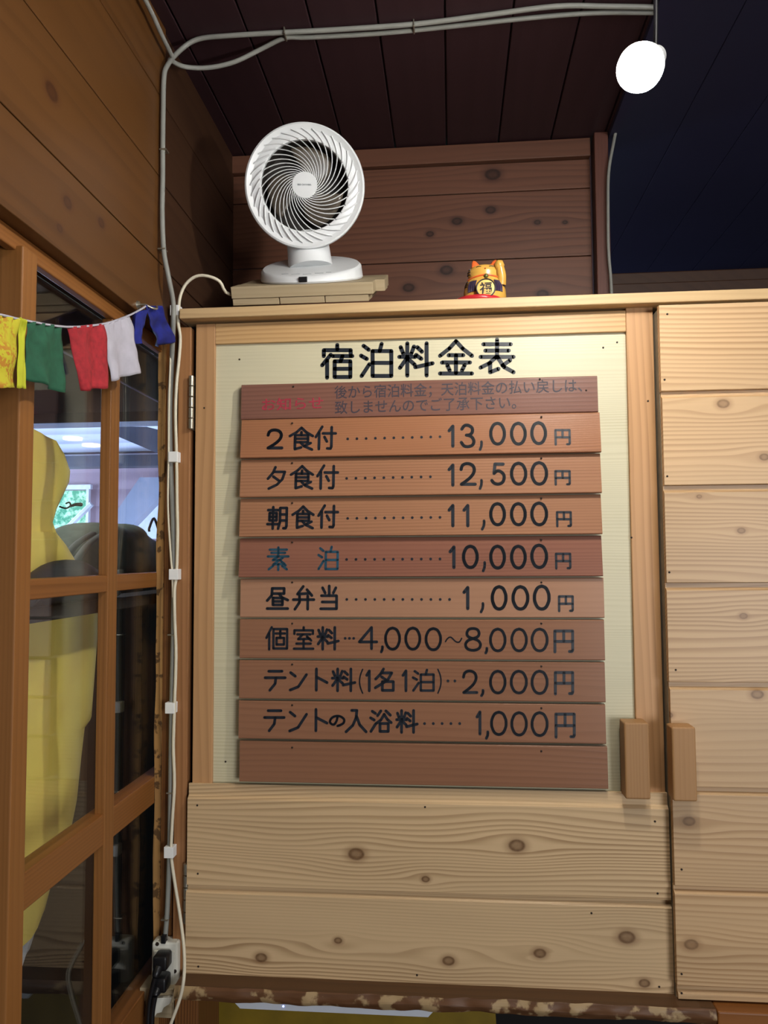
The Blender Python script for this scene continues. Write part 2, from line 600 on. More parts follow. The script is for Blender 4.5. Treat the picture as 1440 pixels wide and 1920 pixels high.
# ceiling boards (one mesh, grooves between the boards)
bm = bmesh.new()
x = -4.2
while x < 2.6:
    box(bm, x, x + .117, -4.2, 1.9, ZC, ZC + .02, .002)
    x += .12
box(bm, -4.2, 2.6, -4.2, 1.9, ZC + .012, ZC + .05)
struct('ceiling', bm, M['ceiling'])
struct('floor', BX(-4.2, 2.6, -4.2, 4.2, -.05, 0), plain('floor_boards', '#3a281a', .5))

# left wall: wide boards running into the room's depth, front set and the darker set behind the corner
bm = bmesh.new()
for z0, z1 in ((2.003, 2.1195), (2.1215, 2.2725), (2.2745, 2.42), (2.422, ZC)):
    box(bm, XL - .03, XL, -2.2, -.046, z0, z1, .0012)
struct('wall_left', bm, M['wall_wood'])
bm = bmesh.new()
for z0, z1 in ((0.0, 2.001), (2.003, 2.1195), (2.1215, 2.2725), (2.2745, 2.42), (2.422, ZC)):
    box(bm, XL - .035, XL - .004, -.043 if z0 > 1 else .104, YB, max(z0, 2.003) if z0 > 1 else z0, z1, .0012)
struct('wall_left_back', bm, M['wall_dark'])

# wall behind the cabinet top: boards, cap board and post
bm = bmesh.new()
zs = [P(1110, y, YB).z for y in (262, 297, 352, 479)] + [1.70]
xr = P(1108, 400, YB).x
for i in range(4):
    d = .012 if i == 0 else 0
    box(bm, XL - .03, xr, YB - d, YB + .02, zs[i + 1] + .001, zs[i] - .001, .0015)
box(bm, XL - .03, xr, YB, YB + .02, zs[0] + .001, ZC, .001)
struct('wall_back', bm, M['back_wood'])
p0, p1 = P(1114, 400, YB - .01).x, P(1140, 400, YB - .01).x
struct('trim_1', BX(p0, p1, YB - .03, YB + .05, 1.7, ZC - .0, .002), wood('post_back_wood', '#5e3a30', '#462922', axis='Z', freq=120, contrast=.5))
# the dark recess right of the post, its navy standing for lens glare
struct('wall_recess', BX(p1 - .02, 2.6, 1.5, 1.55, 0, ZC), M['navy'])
bm = bmesh.new()
zr = P(1290, 507, .5).z
box(bm, p1, 2.6, .5, .53, 1.6, zr, .003)
box(bm, p1, 2.6, .48, .5, 1.6, P(1290, 527, .48).z, .003)
struct('trim_2', bm, M['wall_dark'])
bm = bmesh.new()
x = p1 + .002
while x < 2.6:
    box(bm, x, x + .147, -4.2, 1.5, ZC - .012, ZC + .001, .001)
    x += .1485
struct('ceiling_recess', bm, M['navy'])  # navy ceiling section added where the lamp's glare spreads
struct('wall_right', BX(2.55, 2.6, -4.2, 1.5, 0, ZC), M['annex_black'])
struct('wall_rear', BX(-4.2, 2.6, -4.25, -4.2, 0, ZC), M['wall_dark'])

# ---------------- glazed partition under the left wall boards
XS = -0.532          # room face of the sash
XG = -0.548          # glass
# corner post with the rough sawn edge
pc0 = P(304, 1000, .012).x
pc1 = P(331, 1000, .012).x
bm = BX(pc0 + .003, pc1 - .0005, .012, .10, 0, 2.04, .002)
struct('trim_3', bm, M['post'])
bm = bmesh.new()
n = 60
for k in range(n):
    z0, z1 = k * 2.0 / n, (k + 1) * 2.0 / n
    pts = []
    for z in (z0, z1):
        w_ = .004 + .005 * noise.noise(Vector((0, 3, z * 9))) + .003 * noise.noise(Vector((5, 1, z * 30)))
        pts.append(w_)
    prism(bm, [(pc0 - .004 - pts[0], .008, z0), (pc0 + .004, .008, z0), (pc0 + .004, .008, z1), (pc0 - .004 - pts[1], .008, z1)], Vector((0, 0, 0)), Vector((0, .03, 0)))
struct('trim_4', bm, M['bark_edge'])
# window frame
win = thing('window_1', None, None, (XS, -.2, .9))
win['kind'] = 'structure'
del_keys = [k for k in ('category',) if k in win]
ya = PX(47, 1640, XS + .012).y        # near stile right edge
yl = PX(3, 1640, XS).y - .035
zr0 = PX(180, 1090, XS).z
zr0b = PX(180, 1125, XS).z
obj('head_rail', BX(XS - .01, XS + .003, -2.2, .09, 1.979, 2.003, .002), M['sash_y'], win)
obj('stile', BX(XS - .035, XS + .012, ya - .034, ya, .5, 1.985, .0025), M['sash'], win)
ym0, ym1 = PX(206, 900, XS).y, PX(223, 900, XS).y
obj('mullion', BX(XS - .017, XS, ym0, ym1, .5, 1.98, .002), M['sash'], win)
yj = PX(303, 1000, XS - .01).y
za, zb = PX(120, 1083, XS).z, PX(120, 1119, XS).z
obj('rail', BX(XS - .03, XS - .002, ya, .09, zb, za, .002), M['sash_y'], win)
za, zb = PX(113, 1589, XS).z, PX(113, 1655, XS).z
obj('rail', BX(XS - .03, XS - .002, ya, .09, zb, za, .002), M['sash_y'], win)
za = PX(250, 1888, XS).z
obj('bottom_rail', BX(XS - .035, XS, ya, .09, za - .08, za, .002), M['sash_y'], win)
obj('cupboard_back', BX(-.80, -.785, -.5, 1.6, .3, PX(180, 1098, -.80).z - .035), M['annex_black'], win)  # dark sheet added to keep the view through the lower panes black
obj('glass_pane', BX(XG - .001, XG + .001, -1.6, .10, .55, 1.978), M['glass'], win)
# upper transom: board behind, seen between the head rail and the panes
obj('transom_board', BX(XS - .20, XS - .19, -1.8, .8, 1.99, 2.25, .002), M['wall_wood'], win)
obj('side_board', BX(XG - .03, XG - .015, -1.8, ya - .03, .5, 1.95, .002), M['wall_dark'], win)
zt = PX(200, 742, XS - .02).z

# ================================================================== WALL CABINET
ZT = P(760, 563.6, -.025).z            # top of the top board
ZTB = P(760, 583.0, -.025).z
cab = thing('wall_cabinet', 'built-in pine wall cabinet with two plank doors and a projecting top board', 'cabinet', (0.1, .2, .85))
obj('top_board', BX(P(336, 580, -.025).x, 1.1, -.025, .40, ZTB, ZT, .002), M['shelf_top'], cab)
obj('carcass', BX(-.49, 1.1, .022, .395, .855, ZTB - .001), M['dark_slot'], cab)
xs0, xs1 = P(331, 1000, .0).x, P(354.5, 1000, .0).x
obj('face_stile', BX(xs0, xs1, .0, .022, .855, ZTB - .008, .0015), M['face_stile'], cab)
ob = obj('bottom_rail', BX(-.49, 1.1, .002, .022, .852, .866, .001), M['pine_frame_x'], cab)

# left door ------------------------------------------------------
dx0, dx1 = -.4665, .3535
pz1, pz0 = 1.9895, 1.2085
ix0, ix1 = -.426, .3075
zd = P(790, 594, 0).z
bm = bmesh.new()
box(bm, dx0 + .0045, ix0, 0, .02, .87, zd, .0015)
door = obj('door', bm, M['pine_frame_z'], cab)
door['label'] = 'left cabinet door with a cream panel carrying the price list'
obj('stile', BX(ix1, dx1, 0, .02, .87, zd + .004, .0015), M['pine_frame_z'], door)
obj('rail', BX(ix0, ix1, .0005, .02, pz1, zd, .0015), M['pine_frame_x'], door)
pan = obj('panel', BX(ix0 - .004, ix1 + .004, .007, .014, pz0 - .05, pz1 + .004), M['panel'], door)
pan['label'] = 'pale cream panel'


def plank(name, x0, x1, zb, zt, yf, yb, tongue, mat, parent, bevel=.005):
    """tongue and groove board: face, bevel facing up, thin tongue standing above"""
    yt = yf + .007
    prof = [(yf + .001, zb), (yf, zb + .001), (yf, zt - bevel), (yt, zt), (yt, zt + tongue), (yb, zt + tongue), (yb, zb)]
    bm = bmesh.new()
    prism(bm, [Vector((x0, y, z)) for y, z in prof], Vector((0, 0, 0)), Vector((x1 - x0, 0, 0)))
    return obj(name, bm, mat, parent)


YD = -.013
zp1 = P(800, 1502, YD).z       # top of upper plank's bevel
zp2 = P(800, 1683, YD).z
zbot = P(800, 1853, YD).z
zpt = P(800, 1478, YD + .007).z
pl1 = plank('plank', dx0 + .001, dx1 + .001, zp2 + .008, zp1, YD, 0.0, zpt - zp1, M['pine_left'], door)
pl2 = plank('plank', dx0 - .0005, dx1 + .002, zbot, zp2, YD, 0.0, .0075, M['pine_left'], door)
for px, py in ((370, 1510), (371, 1638), (797, 1513), (1228, 1540), (1233, 1675), (372, 1812), (782, 1828), (1109, 1712), (1236, 1850)):
    nail(px, py, YD, door)
for px, py in ((449, 674), (1157, 642), (1131, 652), (423, 1428), (1167, 1448)):
    nail(px, py, .007, door)
for px, py in ((383, 765), (1184, 1008), (1215, 752)):
    nail(px, py, 0, door)

hx0, hx1 = P(1170, 1430, -.03).x, P(1217, 1430, -.03).x
hz0, hz1 = P(1192, 1497, -.03).z, P(1192, 1354, -.03).z
h = obj('handle', BX(hx0, hx1, -.036, .0, hz0, hz1, .003), M['handle'], door)


def hinge(px0, px1, py0, py1, parent, cols):
    x = P((px0 + px1) / 2, (py0 + py1) / 2, -.006).x
    z1, z0 = P(px0, py0, -.006).z, P(px0, py1, -.006).z
    bm = bmesh.new()
    k = 5
    for i in range(k):
        a, b = z0 + (z1 - z0) * i / k, z0 + (z1 - z0) * (i + 1) / k
        lathe(bm, [(.0035, a + .0006), (.0045, a + .0012), (.0045, b - .0012), (.0035, b - .0006)], 14, Matrix.Translation((x, -.0055, 0)))
    box(bm, x - .002, x + .002, -.005, .012, z0, z1)
    return obj('hinge', bm, M['steel'], parent, 40)


hinge(354, 363, 704, 805, door, None)
hinge(344, 353, 1618, 1732, door, None)

# right door -----------------------------------------------------
YR = -.032
rx0, rx1 = .3555, 1.06
bm = BX(rx0 + .0005, rx1, YR + .012, .02, .868, P(1300, 572, YR).z - .0015, .001)
rdoor = obj('door', bm, plain('plank_edge_grey', '#8a8270', .7, var=.15, scale=60), cab)
rdoor['label'] = 'right cabinet door of eight wide horizontal planks'
seam = [571, 742, 919, 1102, 1288, 1484, 1670, 1857]
zss = [P(1250, y, YR).z for y in seam] + [P(1262, 1873, YR).z]
for i in range(8):
    top = zss[i]
    bot = zss[i + 1] + (.008 if i < 7 else 0)
    plank('plank', rx0 + .0006 * ((i * 5) % 3), rx1, bot, top, YR, YR + .0125, .0075 if i else 0.0, M['pine_right'], rdoor, .0045 if i else .001)
for px, py in ((1251, 589), (1246, 712), (1251, 893), (1255, 1073), (1267, 1256), (1278, 1630), (1278, 1826), (1278, 1862)):
    nail(px, py, YR, rdoor)
hx0, hx1 = P(1259, 1430, -.058).x, P(1304, 1430, -.058).x
hz0, hz1 = P(1282, 1501, -.058).z, P(1282, 1362, -.058).z
obj('handle', BX(hx0, hx1, -.064, YR, hz0, hz1, .003), M['handle'], rdoor)

# ================================================================== LETTERING (round brush strokes)
G = {
 '宿': [[(50,0),(50,14)],[(9,34),(9,16),(91,16),(91,34)],[(30,30),(4,62)],[(19,48),(19,100)],[(36,34),(96,34)],[(66,34),(60,50)],[(42,50),(90,50),(90,98),(42,98),(42,50)],[(42,73),(90,73)]],
 '泊': [[(10,6),(26,18)],[(2,36),(20,46)],[(4,98),(28,62)],[(66,0),(60,22)],[(38,22),(96,22),(96,98),(38,98),(38,22)],[(38,58),(96,58)]],
 '料': [[(24,0),(24,100)],[(4,12),(12,32)],[(44,10),(36,32)],[(0,42),(48,42)],[(24,44),(2,76)],[(24,46),(46,66)],[(54,12),(68,26)],[(50,36),(66,48)],[(48,74),(100,62)],[(82,0),(82,100)]],
 '金': [[(50,0),(30,22),(2,44)],[(50,0),(70,22),(98,44)],[(28,42),(72,42)],[(8,64),(92,64)],[(50,42),(50,96)],[(24,72),(31,88)],[(76,72),(68,88)],[(2,97),(98,97)]],
 '表': [[(10,14),(90,14)],[(16,33),(84,33)],[(2,52),(98,52)],[(50,0),(50,52)],[(46,54),(26,72),(2,84)],[(30,70),(30,98),(54,88)],[(52,54),(70,82),(98,98)],[(88,62),(66,78)]],
 '食': [[(50,0),(30,20),(2,38)],[(50,0),(70,20),(98,38)],[(50,20),(50,34)],[(24,34),(78,34),(78,66),(24,66)],[(24,50),(78,50)],[(24,34),(24,98),(50,90)],[(46,66),(62,84),(96,100)],[(90,70),(66,82)]],
 '付': [[(34,0),(4,46)],[(20,28),(20,100)],[(38,30),(100,30)],[(80,2),(80,90),(76,98),(60,97)],[(46,46),(58,66)]],
 '夕': [[(40,0),(28,26),(2,54)],[(34,22),(90,22),(78,56),(50,82),(8,100)],[(30,44),(62,64)]],
 '朝': [[(2,14),(52,14)],[(27,0),(27,100)],[(10,28),(45,28),(45,62),(10,62),(10,28)],[(10,45),(45,45)],[(0,79),(54,79)],[(62,4),(95,4),(95,90),(91,98),(80,98)],[(62,4),(62,70),(54,100)],[(62,34),(95,34)],[(62,62),(95,62)]],
 '素': [[(10,10),(90,10)],[(18,24),(82,24)],[(2,40),(98,40)],[(50,0),(50,40)],[(48,42),(26,56),(62,56)],[(72,46),(28,76),(80,72)],[(66,62),(86,80)],[(52,74),(52,100)],[(28,82),(8,97)],[(70,82),(92,97)]],
 '昼': [[(24,4),(82,4),(82,28),(24,28)],[(24,4),(22,36),(0,60)],[(56,28),(72,46),(100,58)],[(28,48),(74,48),(74,80),(28,80),(28,48)],[(28,64),(74,64)],[(0,97),(100,97)]],
 '弁': [[(48,0),(20,34),(78,30)],[(66,14),(90,40)],[(0,58),(100,58)],[(30,42),(30,70),(8,100)],[(70,42),(70,100)]],
 '当': [[(50,0),(50,40)],[(14,8),(28,30)],[(86,8),(72,30)],[(8,42),(90,42),(90,98),(4,98)],[(12,69),(90,69)]],
 '個': [[(26,0),(2,48)],[(15,28),(15,100)],[(34,8),(96,8),(96,96),(34,96),(34,8)],[(44,28),(86,28)],[(65,16),(65,48)],[(48,48),(82,48),(82,78),(48,78),(48,48)]],
 '室': [[(50,0),(50,12)],[(6,30),(6,14),(94,14),(94,30)],[(20,32),(82,32)],[(46,32),(24,54),(80,52)],[(66,42),(86,60)],[(16,74),(84,74)],[(50,56),(50,96)],[(4,97),(96,97)]],
 '円': [[(8,100),(8,4),(94,4),(94,92),(90,98),(78,98)],[(51,4),(51,52)],[(8,52),(94,52)]],
 'テ': [[(18,6),(84,6)],[(0,38),(100,38)],[(54,38),(50,68),(24,100)]],
 'ン': [[(6,10),(34,28)],[(4,96),(52,80),(100,20)]],
 'ト': [[(22,0),(22,100)],[(24,38),(92,64)]],
 '入': [[(28,2),(54,2),(50,36),(34,70),(0,100)],[(52,28),(68,68),(100,100)]],
 '浴': [[(8,6),(24,16)],[(0,36),(18,46)],[(2,98),(26,62)],[(50,4),(34,26)],[(74,4),(96,24)],[(66,20),(50,46),(30,60)],[(66,20),(82,44),(100,58)],[(46,62),(86,62),(86,98),(46,98),(46,62)]],
 '名': [[(42,0),(26,24),(2,46)],[(34,18),(84,18),(62,52),(0,86)],[(32,36),(54,50)],[(36,58),(92,58),(92,98),(36,98),(36,58)]],
 '1': [[(10,26),(74,4),(74,100)]],
 '4': [[(100,68),(0,68),(70,0),(70,100)]],
 ',': [[(80,0),(86,20),(70,60),(10,100)]],
}
SM = {   # smooth strokes
 '0': [[(50,0),(22,8),(4,32),(1,50),(4,68),(22,92),(50,100),(78,92),(96,68),(99,50),(96,32),(78,8),(50,0)]],
 '2': [[(2,28),(10,10),(30,1),(56,0),(82,8),(94,26),(88,46),(66,66),(34,84),(4,98)]],
 '3': [[(4,18),(24,2),(54,0),(84,12),(86,32),(66,44),(40,46)],[(40,46),(76,52),(98,72),(88,92),(52,100),(20,96),(0,80)]],
 '5': [[(20,46),(42,36),(68,38),(92,52),(97,72),(82,92),(50,100),(18,95),(0,82)]],
 '8': [[(50,46),(20,38),(10,22),(22,5),(50,0),(78,5),(90,22),(80,38),(50,46),(16,56),(1,74),(14,93),(50,100),(86,93),(99,74),(84,56),(50,46)]],
 'の': [[(54,12),(48,52),(32,84),(14,80),(4,56),(18,24),(46,8),(76,14),(97,40),(94,70),(72,90),(54,98)]],
 '(': [[(90,0),(40,24),(20,50),(40,76),(90,100)]],
 ')': [[(10,0),(60,24),(80,50),(60,76),(10,100)]],
 '~': [[(0,80),(14,30),(34,14),(64,80),(86,84),(100,30)]],
}
EXTRA = {'2': [[(4,98),(100,98)]], '5': [[(90,2),(26,2),(18,48)]]}


class Brush:
    """strokes on a board whose front is y = yf(z)"""
    def __init__(self, yf, yref):
        self.bm = bmesh.new()
        self.yf = yf
        self.yref = yref

    def pt(self, px, py):
        q = P(px, py, self.yref)
        return (q.x, q.z)

    def _poly(self, pts, t=.0005):
        v0 = [self.bm.verts.new((x, self.yf(z) - t, z)) for x, z in pts]
        v1 = [self.bm.verts.new((x, self.yf(z) + .0004, z)) for x, z in pts]
        self.bm.faces.new(v0)
        k = len(pts)
        for i in range(k):
            self.bm.faces.new((v0[i], v1[i], v1[(i + 1) % k], v0[(i + 1) % k]))

    def dot(self, px, py, r):
        x, z = self.pt(px, py)
        r = r * (self.yref - CAM.y) / F_PX
        self._poly([(x + r * math.cos(k * math.pi / 6), z + r * math.sin(k * math.pi / 6)) for k in range(12)])

    def stroke(self, pts, w):
        r = w * .5 * (self.yref - CAM.y) / F_PX
        q = [self.pt(*p) for p in pts]
        for i, (x, z) in enumerate(q):
            self._poly([(x + r * math.cos(k * math.pi / 5), z + r * math.sin(k * math.pi / 5)) for k in range(10)])
            if i:
                a, b = q[i - 1], q[i]
                dx, dz = b[0] - a[0], b[1] - a[1]
                l = math.hypot(dx, dz)
                if l < 1e-7:
                    continue
                nx, nz = -dz / l * r, dx / l * r
                self._poly([(a[0] + nx, a[1] + nz), (b[0] + nx, b[1] + nz), (b[0] - nx, b[1] - nz), (a[0] - nx, a[1] - nz)])

    def char(self, c, x0, y0, x1, y1, w):
        h = w / 2
        m = lambda p: (x0 + h + (x1 - x0 - w) * p[0] / 100.0, y0 + h + (y1 - y0 - w) * p[1] / 100.0)
        for st in G.get(c, []):
            self.stroke([m(p) for p in st], w)
        for st in SM.get(c, []):
            cv = catmull([Vector((p[0], p[1], 0)) for p in st], 4)
            self.stroke([m((p.x, p.y)) for p in cv], w)
        for st in EXTRA.get(c, []):
            self.stroke([m(p) for p in st], w)


br = Brush(lambda z: .007, .007)
for c, x0, y0, x1, y1 in (('宿', 598, 643, 667, 712), ('泊', 672, 641, 740, 710), ('料', 745, 640, 815, 708), ('金', 820, 636, 890, 706), ('表', 896, 633, 968, 703)):
    br.char(c, x0, y0, x1, y1, 7.6)
o = obj('title_lettering', br.bm, M['ink'], door)

# ---------------- the ten hanging boards
rows_left = [720, 787, 861, 936, 1009, 1083, 1160, 1236, 1312, 1388, 1466]
rows_right = [700, 770, 848, 923, 1002, 1083, 1160, 1241, 1320, 1398, 1486]
YF0, YF1 = -.010, -.019           # board front at its top and bottom edge
bx0, bx1 = P(449, 1000, -.018).x, P(1130, 1000, -.018).x
kinds = ['a', 'b', 'c', 'c', 'd', 'e', 'f', 'f', 'f', 'f']
labels = [
    'dark brown notice board with faded small writing, topmost of the price boards',
    'orange-brown price board reading 13,000 yen, just under the notice board',
    'brown price board reading 12,500 yen',
    'brown price board reading 11,000 yen',
    'reddish price board with teal-tinted characters reading 10,000 yen',
    'rosy brown price board reading 1,000 yen after three characters and twelve dots',
    'brown price board with a price range of 4,000 to 8,000 yen',
    'brown price board with brackets in its text reading 2,000 yen',
    'brown price board reading 1,000 yen, just above the blank board',
    'blank reddish-brown board, lowest of the price boards',
]
brd = []
fronts = []
for i in range(10):
    zt_ = (P(449, rows_left[i], -.012).z + P(1128, rows_right[i], -.012).z) / 2 - .0012
    zb_ = (P(449, rows_left[i + 1], -.02).z + P(1128, rows_right[i + 1], -.02).z) / 2 + .0012
    f0, f1 = YF0, YF1
    if i == 0:
        f0, f1 = -.006, -.009
    if i >= 5:
        f0, f1 = -.012, -.014
    fn = (lambda a, b, c, d: (lambda z: a + (b - a) * (c - z) / (c - d)))(f0, f1, zt_, zb_)
    t = .013
    bm = bmesh.new()
    ex = (.0006 * ((i * 7) % 4) - .001)
    e = .0015
    prof = [(f0 + e, zt_), (f0, zt_ - e), (f1, zb_ + e), (f1 + e, zb_), (f1 + t, zb_), (f0 + t, zt_)]
    prism(bm, [Vector((bx0 + ex, y, z)) for y, z in prof], Vector((0, 0, 0)), Vector((bx1 - bx0, 0, 0)))
    o = obj('price_board' if i not in (0, 9) else ('notice_board' if i == 0 else 'blank_board'), bm, BOARD[kinds[i]],
            None, None, origin=((bx0 + bx1) / 2, f1 + t, zb_))
    tag(o, labels[i], 'sign board', 'price boards hung on the cabinet door')
    brd.append(o)
    fronts.append(fn)

rows = {
 1: ([('2', 499, 803, 532, 844), ('食', 540, 799, 590, 846), ('付', 588, 797, 632, 845), ('1', 838, 794, 855, 840), ('3', 862, 794, 892, 841), (',', 897, 826, 906, 846), ('0', 917, 790, 949, 836), ('0', 956, 790, 988, 836), ('0', 994, 789, 1026, 835), ('円', 1037, 803, 1072, 836)], (11, 652, 823, 825, 819)),
 2: ([('夕', 499, 873, 540, 919), ('食', 542, 871, 590, 919), ('付', 591, 870, 636, 919), ('1', 838, 867, 855, 913), ('2', 861, 866, 894, 912), (',', 897, 898, 906, 919), ('5', 919, 866, 949, 911), ('0', 956, 865, 989, 911), ('0', 994, 864, 1028, 911), ('円', 1037, 880, 1072, 911)], (10, 650, 897, 807, 894)),
 3: ([('朝', 499, 948, 542, 994), ('食', 545, 947, 591, 993), ('付', 593, 945, 636, 992), ('1', 838, 943, 855, 989), ('1', 866, 943, 883, 989), (',', 901, 974, 911, 995), ('0', 917, 941, 949, 987), ('0', 956, 941, 988, 987), ('0', 994, 940, 1028, 987), ('円', 1040, 957, 1074, 989)], (11, 652, 972, 825, 970)),
 4: ([('素', 499, 1024, 544, 1071), ('泊', 594, 1023, 637, 1070), ('1', 840, 1021, 857, 1067), ('0', 866, 1021, 898, 1067), (',', 903, 1052, 912, 1073), ('0', 917, 1021, 949, 1068), ('0', 956, 1021, 988, 1068), ('0', 994, 1019, 1028, 1067), ('円', 1038, 1035, 1073, 1068)], (11, 650, 1049, 825, 1048)),
 5: ([('昼', 498, 1099, 542, 1145), ('弁', 547, 1097, 591, 1145), ('当', 597, 1096, 637, 1145), ('1', 866, 1097, 883, 1144), (',', 899, 1129, 909, 1150), ('0', 920, 1097, 952, 1145), ('0', 959, 1097, 993, 1145), ('0', 999, 1096, 1033, 1145), ('円', 1044, 1115, 1078, 1148)], (12, 650, 1124, 843, 1124)),
 6: ([('個', 496, 1174, 542, 1220), ('室', 547, 1174, 591, 1220), ('料', 593, 1174, 637, 1220), ('4', 671, 1174, 709, 1219), (',', 712, 1210, 720, 1225), ('0', 720, 1175, 752, 1220), ('0', 758, 1175, 790, 1220), ('0', 796, 1176, 829, 1221), ('~', 834, 1192, 867, 1207), ('8', 870, 1176, 904, 1222), (',', 908, 1213, 916, 1227), ('0', 917, 1177, 950, 1223), ('0', 957, 1177, 990, 1223), ('0', 995, 1177, 1029, 1223), ('円', 1035, 1179, 1079, 1225)], (3, 647, 1197, 663, 1197)),
 7: ([('テ', 494, 1254, 537, 1297), ('ン', 540, 1255, 577, 1298), ('ト', 584, 1252, 618, 1297), ('料', 620, 1252, 668, 1298), ('(', 671, 1254, 682, 1301), ('1', 684, 1254, 697, 1298), ('名', 701, 1252, 743, 1298), ('1', 752, 1254, 766, 1298), ('泊', 771, 1254, 817, 1298), (')', 819, 1254, 830, 1301), ('2', 866, 1256, 897, 1302), (',', 900, 1292, 909, 1307), ('0', 917, 1256, 950, 1302), ('0', 956, 1256, 990, 1302), ('0', 995, 1256, 1029, 1303), ('円', 1036, 1257, 1079, 1304)], (2, 840, 1277, 853, 1277)),
 8: ([('テ', 493, 1328, 535, 1373), ('ン', 539, 1329, 577, 1375), ('ト', 583, 1328, 618, 1373), ('の', 615, 1339, 648, 1364), ('入', 646, 1329, 689, 1375), ('浴', 692, 1329, 736, 1375), ('料', 741, 1330, 785, 1376), ('1', 891, 1331, 905, 1379), (',', 909, 1370, 918, 1387), ('0', 919, 1333, 952, 1380), ('0', 957, 1334, 990, 1381), ('0', 995, 1334, 1029, 1382), ('円', 1037, 1335, 1082, 1385)], (5, 796, 1357, 862, 1357)),
}
for r, (chars, dots) in rows.items():
    fn = fronts[r]
    br = Brush(fn, -.015)
    pr = Brush(fn, -.015)
    w = 6.1 if r <= 5 else 5.2
    for c, x0, y0, x1, y1 in chars:
        ww = w
        if c == '円' and x1 - x0 < 40:
            ww = 4.4
        if c in '食付朝夕昼弁当':
            ww = 5.3
        if c in '素泊個室':
            ww = 4.6
        if c in '()~':
            ww = 2.6
        if c == 'の':
            ww = 4.4
        if c == ',':
            ww = 5.0
        if r == 4 and c in '泊素':
            teal = Brush(fn, -.015)
            teal.char(c, x0, y0, x1, y1, ww)
            obj('item_lettering', teal.bm, M['ink_teal'], brd[r])['label'] = 'teal-tinted character'
        else:
            (pr if x0 > 835 or (r == 6 and x0 > 669) else br).char(c, x0, y0, x1, y1, ww)
    n, ax, ay, bx_, by = dots
    for k in range(n):
        t = k / (n - 1)
        br.dot(ax + (bx_ - ax) * t, ay + (by - ay) * t, 2.6)
    obj('price_lettering', pr.bm, M['ink'], brd[r])
    obj('item_lettering', br.bm, M['ink'], brd[r])
for r in range(1, 10):
    for px in (548, 1015):
        t = (px - 449) / 680
        py = rows_left[r] + (rows_right[r] - rows_left[r]) * t + (9 if r < 9 else 12)
        nail(px, py, -.0125, brd[r])
for px, py in ((550, 725), (1012, 711), (1099, 732)):
    nail(px, py, -.007, brd[0])


def font_text(s, px0, py0, px1, py1, hpx, yf, Y, mat, parent, name='lettering', off=.008):
    """small painted writing, baseline from (px0,py0) to (px1,py1)"""
    cu = bpy.data.curves.new('txt', 'FONT')
    cu.body = s
    cu.size = 1.0
    cu.offset = off
    cu.extrude = .02
    cu.resolution_u = 3
    to = bpy.data.objects.new('txt', cu)
    COL.objects.link(to)
    dg = bpy.context.evaluated_depsgraph_get()
    me = bpy.data.meshes.new_from_object(to.evaluated_get(dg))
    bpy.data.objects.remove(to)
    bm = bmesh.new()
    bm.from_mesh(me)
    bpy.data.meshes.remove(me)
    a, b = P(px0, py0, Y), P(px1, py1, Y)
    xs = [v.co.x for v in bm.verts]
    ys = [v.co.y for v in bm.verts]
    if not xs:
        return None
    x0, x1 = min(xs), max(xs)
    sx = (b.x - a.x) / (x1 - x0)
    hz = hpx * (Y - CAM.y) / F_PX
    y0, y1 = min(ys), max(ys)
    sz = hz / (y1 - y0)
    for v in bm.verts:
        t = (v.co.x - x0) / (x1 - x0)
        X = a.x + (v.co.x - x0) * sx
        Z = a.z + (b.z - a.z) * t + (v.co.y - y0) * sz
        v.co = (X, yf(Z) - .0003 - v.co.z * .01, Z)
    return obj(name, bm, mat, parent)


f0 = fronts[0]
font_text('後から宿泊料金；天泊料金の払い戻しは、', 627, 750, 1092, 737, 28, f0, -.008, M['ink_faded'], brd[0])
font_text('致しませんのでご了承下さい。', 628, 777, 968, 767, 26, f0, -.008, M['ink_faded'], brd[0])
o = font_text('お知らせ', 491, 771, 606, 767, 25, f0, -.008, M['ink_red'], brd[0], off=.012)
if o:
    o['label'] = 'faded red characters'

# ================================================================== FAN on its wooden riser
TILT = math.radians(24)
TN = Vector((0, -math.sin(TILT), math.cos(TILT)))      # 'up' of the tilted support
TB = Vector((0, math.cos(TILT), math.sin(TILT)))       # 'back' along the tilted support
fr0 = P(560, 533.5, 0.0)                               # front top edge of the riser


def tilted(x, b, n):
    return Vector((x, 0, 0)) + Vector((0, fr0.y, fr0.z)) + TB * b + TN * n


def tbox(bm, x0, x1, b0, b1, n0, n1, bev=.001):
    c = tilted((x0 + x1) / 2, (b0 + b1) / 2, (n0 + n1) / 2)
    R = Matrix(((1, TB.x, TN.x, c.x), (0, TB.y, TN.y, c.y), (0, TB.z, TN.z, c.z), (0, 0, 0, 1)))
    tmp = BX(-(x1 - x0) / 2, (x1 - x0) / 2, -(b1 - b0) / 2, (b1 - b0) / 2, -(n1 - n0) / 2, (n1 - n0) / 2, bev=bev)
    xform(tmp, R)
    me = bpy.data.meshes.new('t')
    tmp.to_mesh(me)
    tmp.free()
    bm.from_mesh(me)
    bpy.data.meshes.remove(me)
    return bm


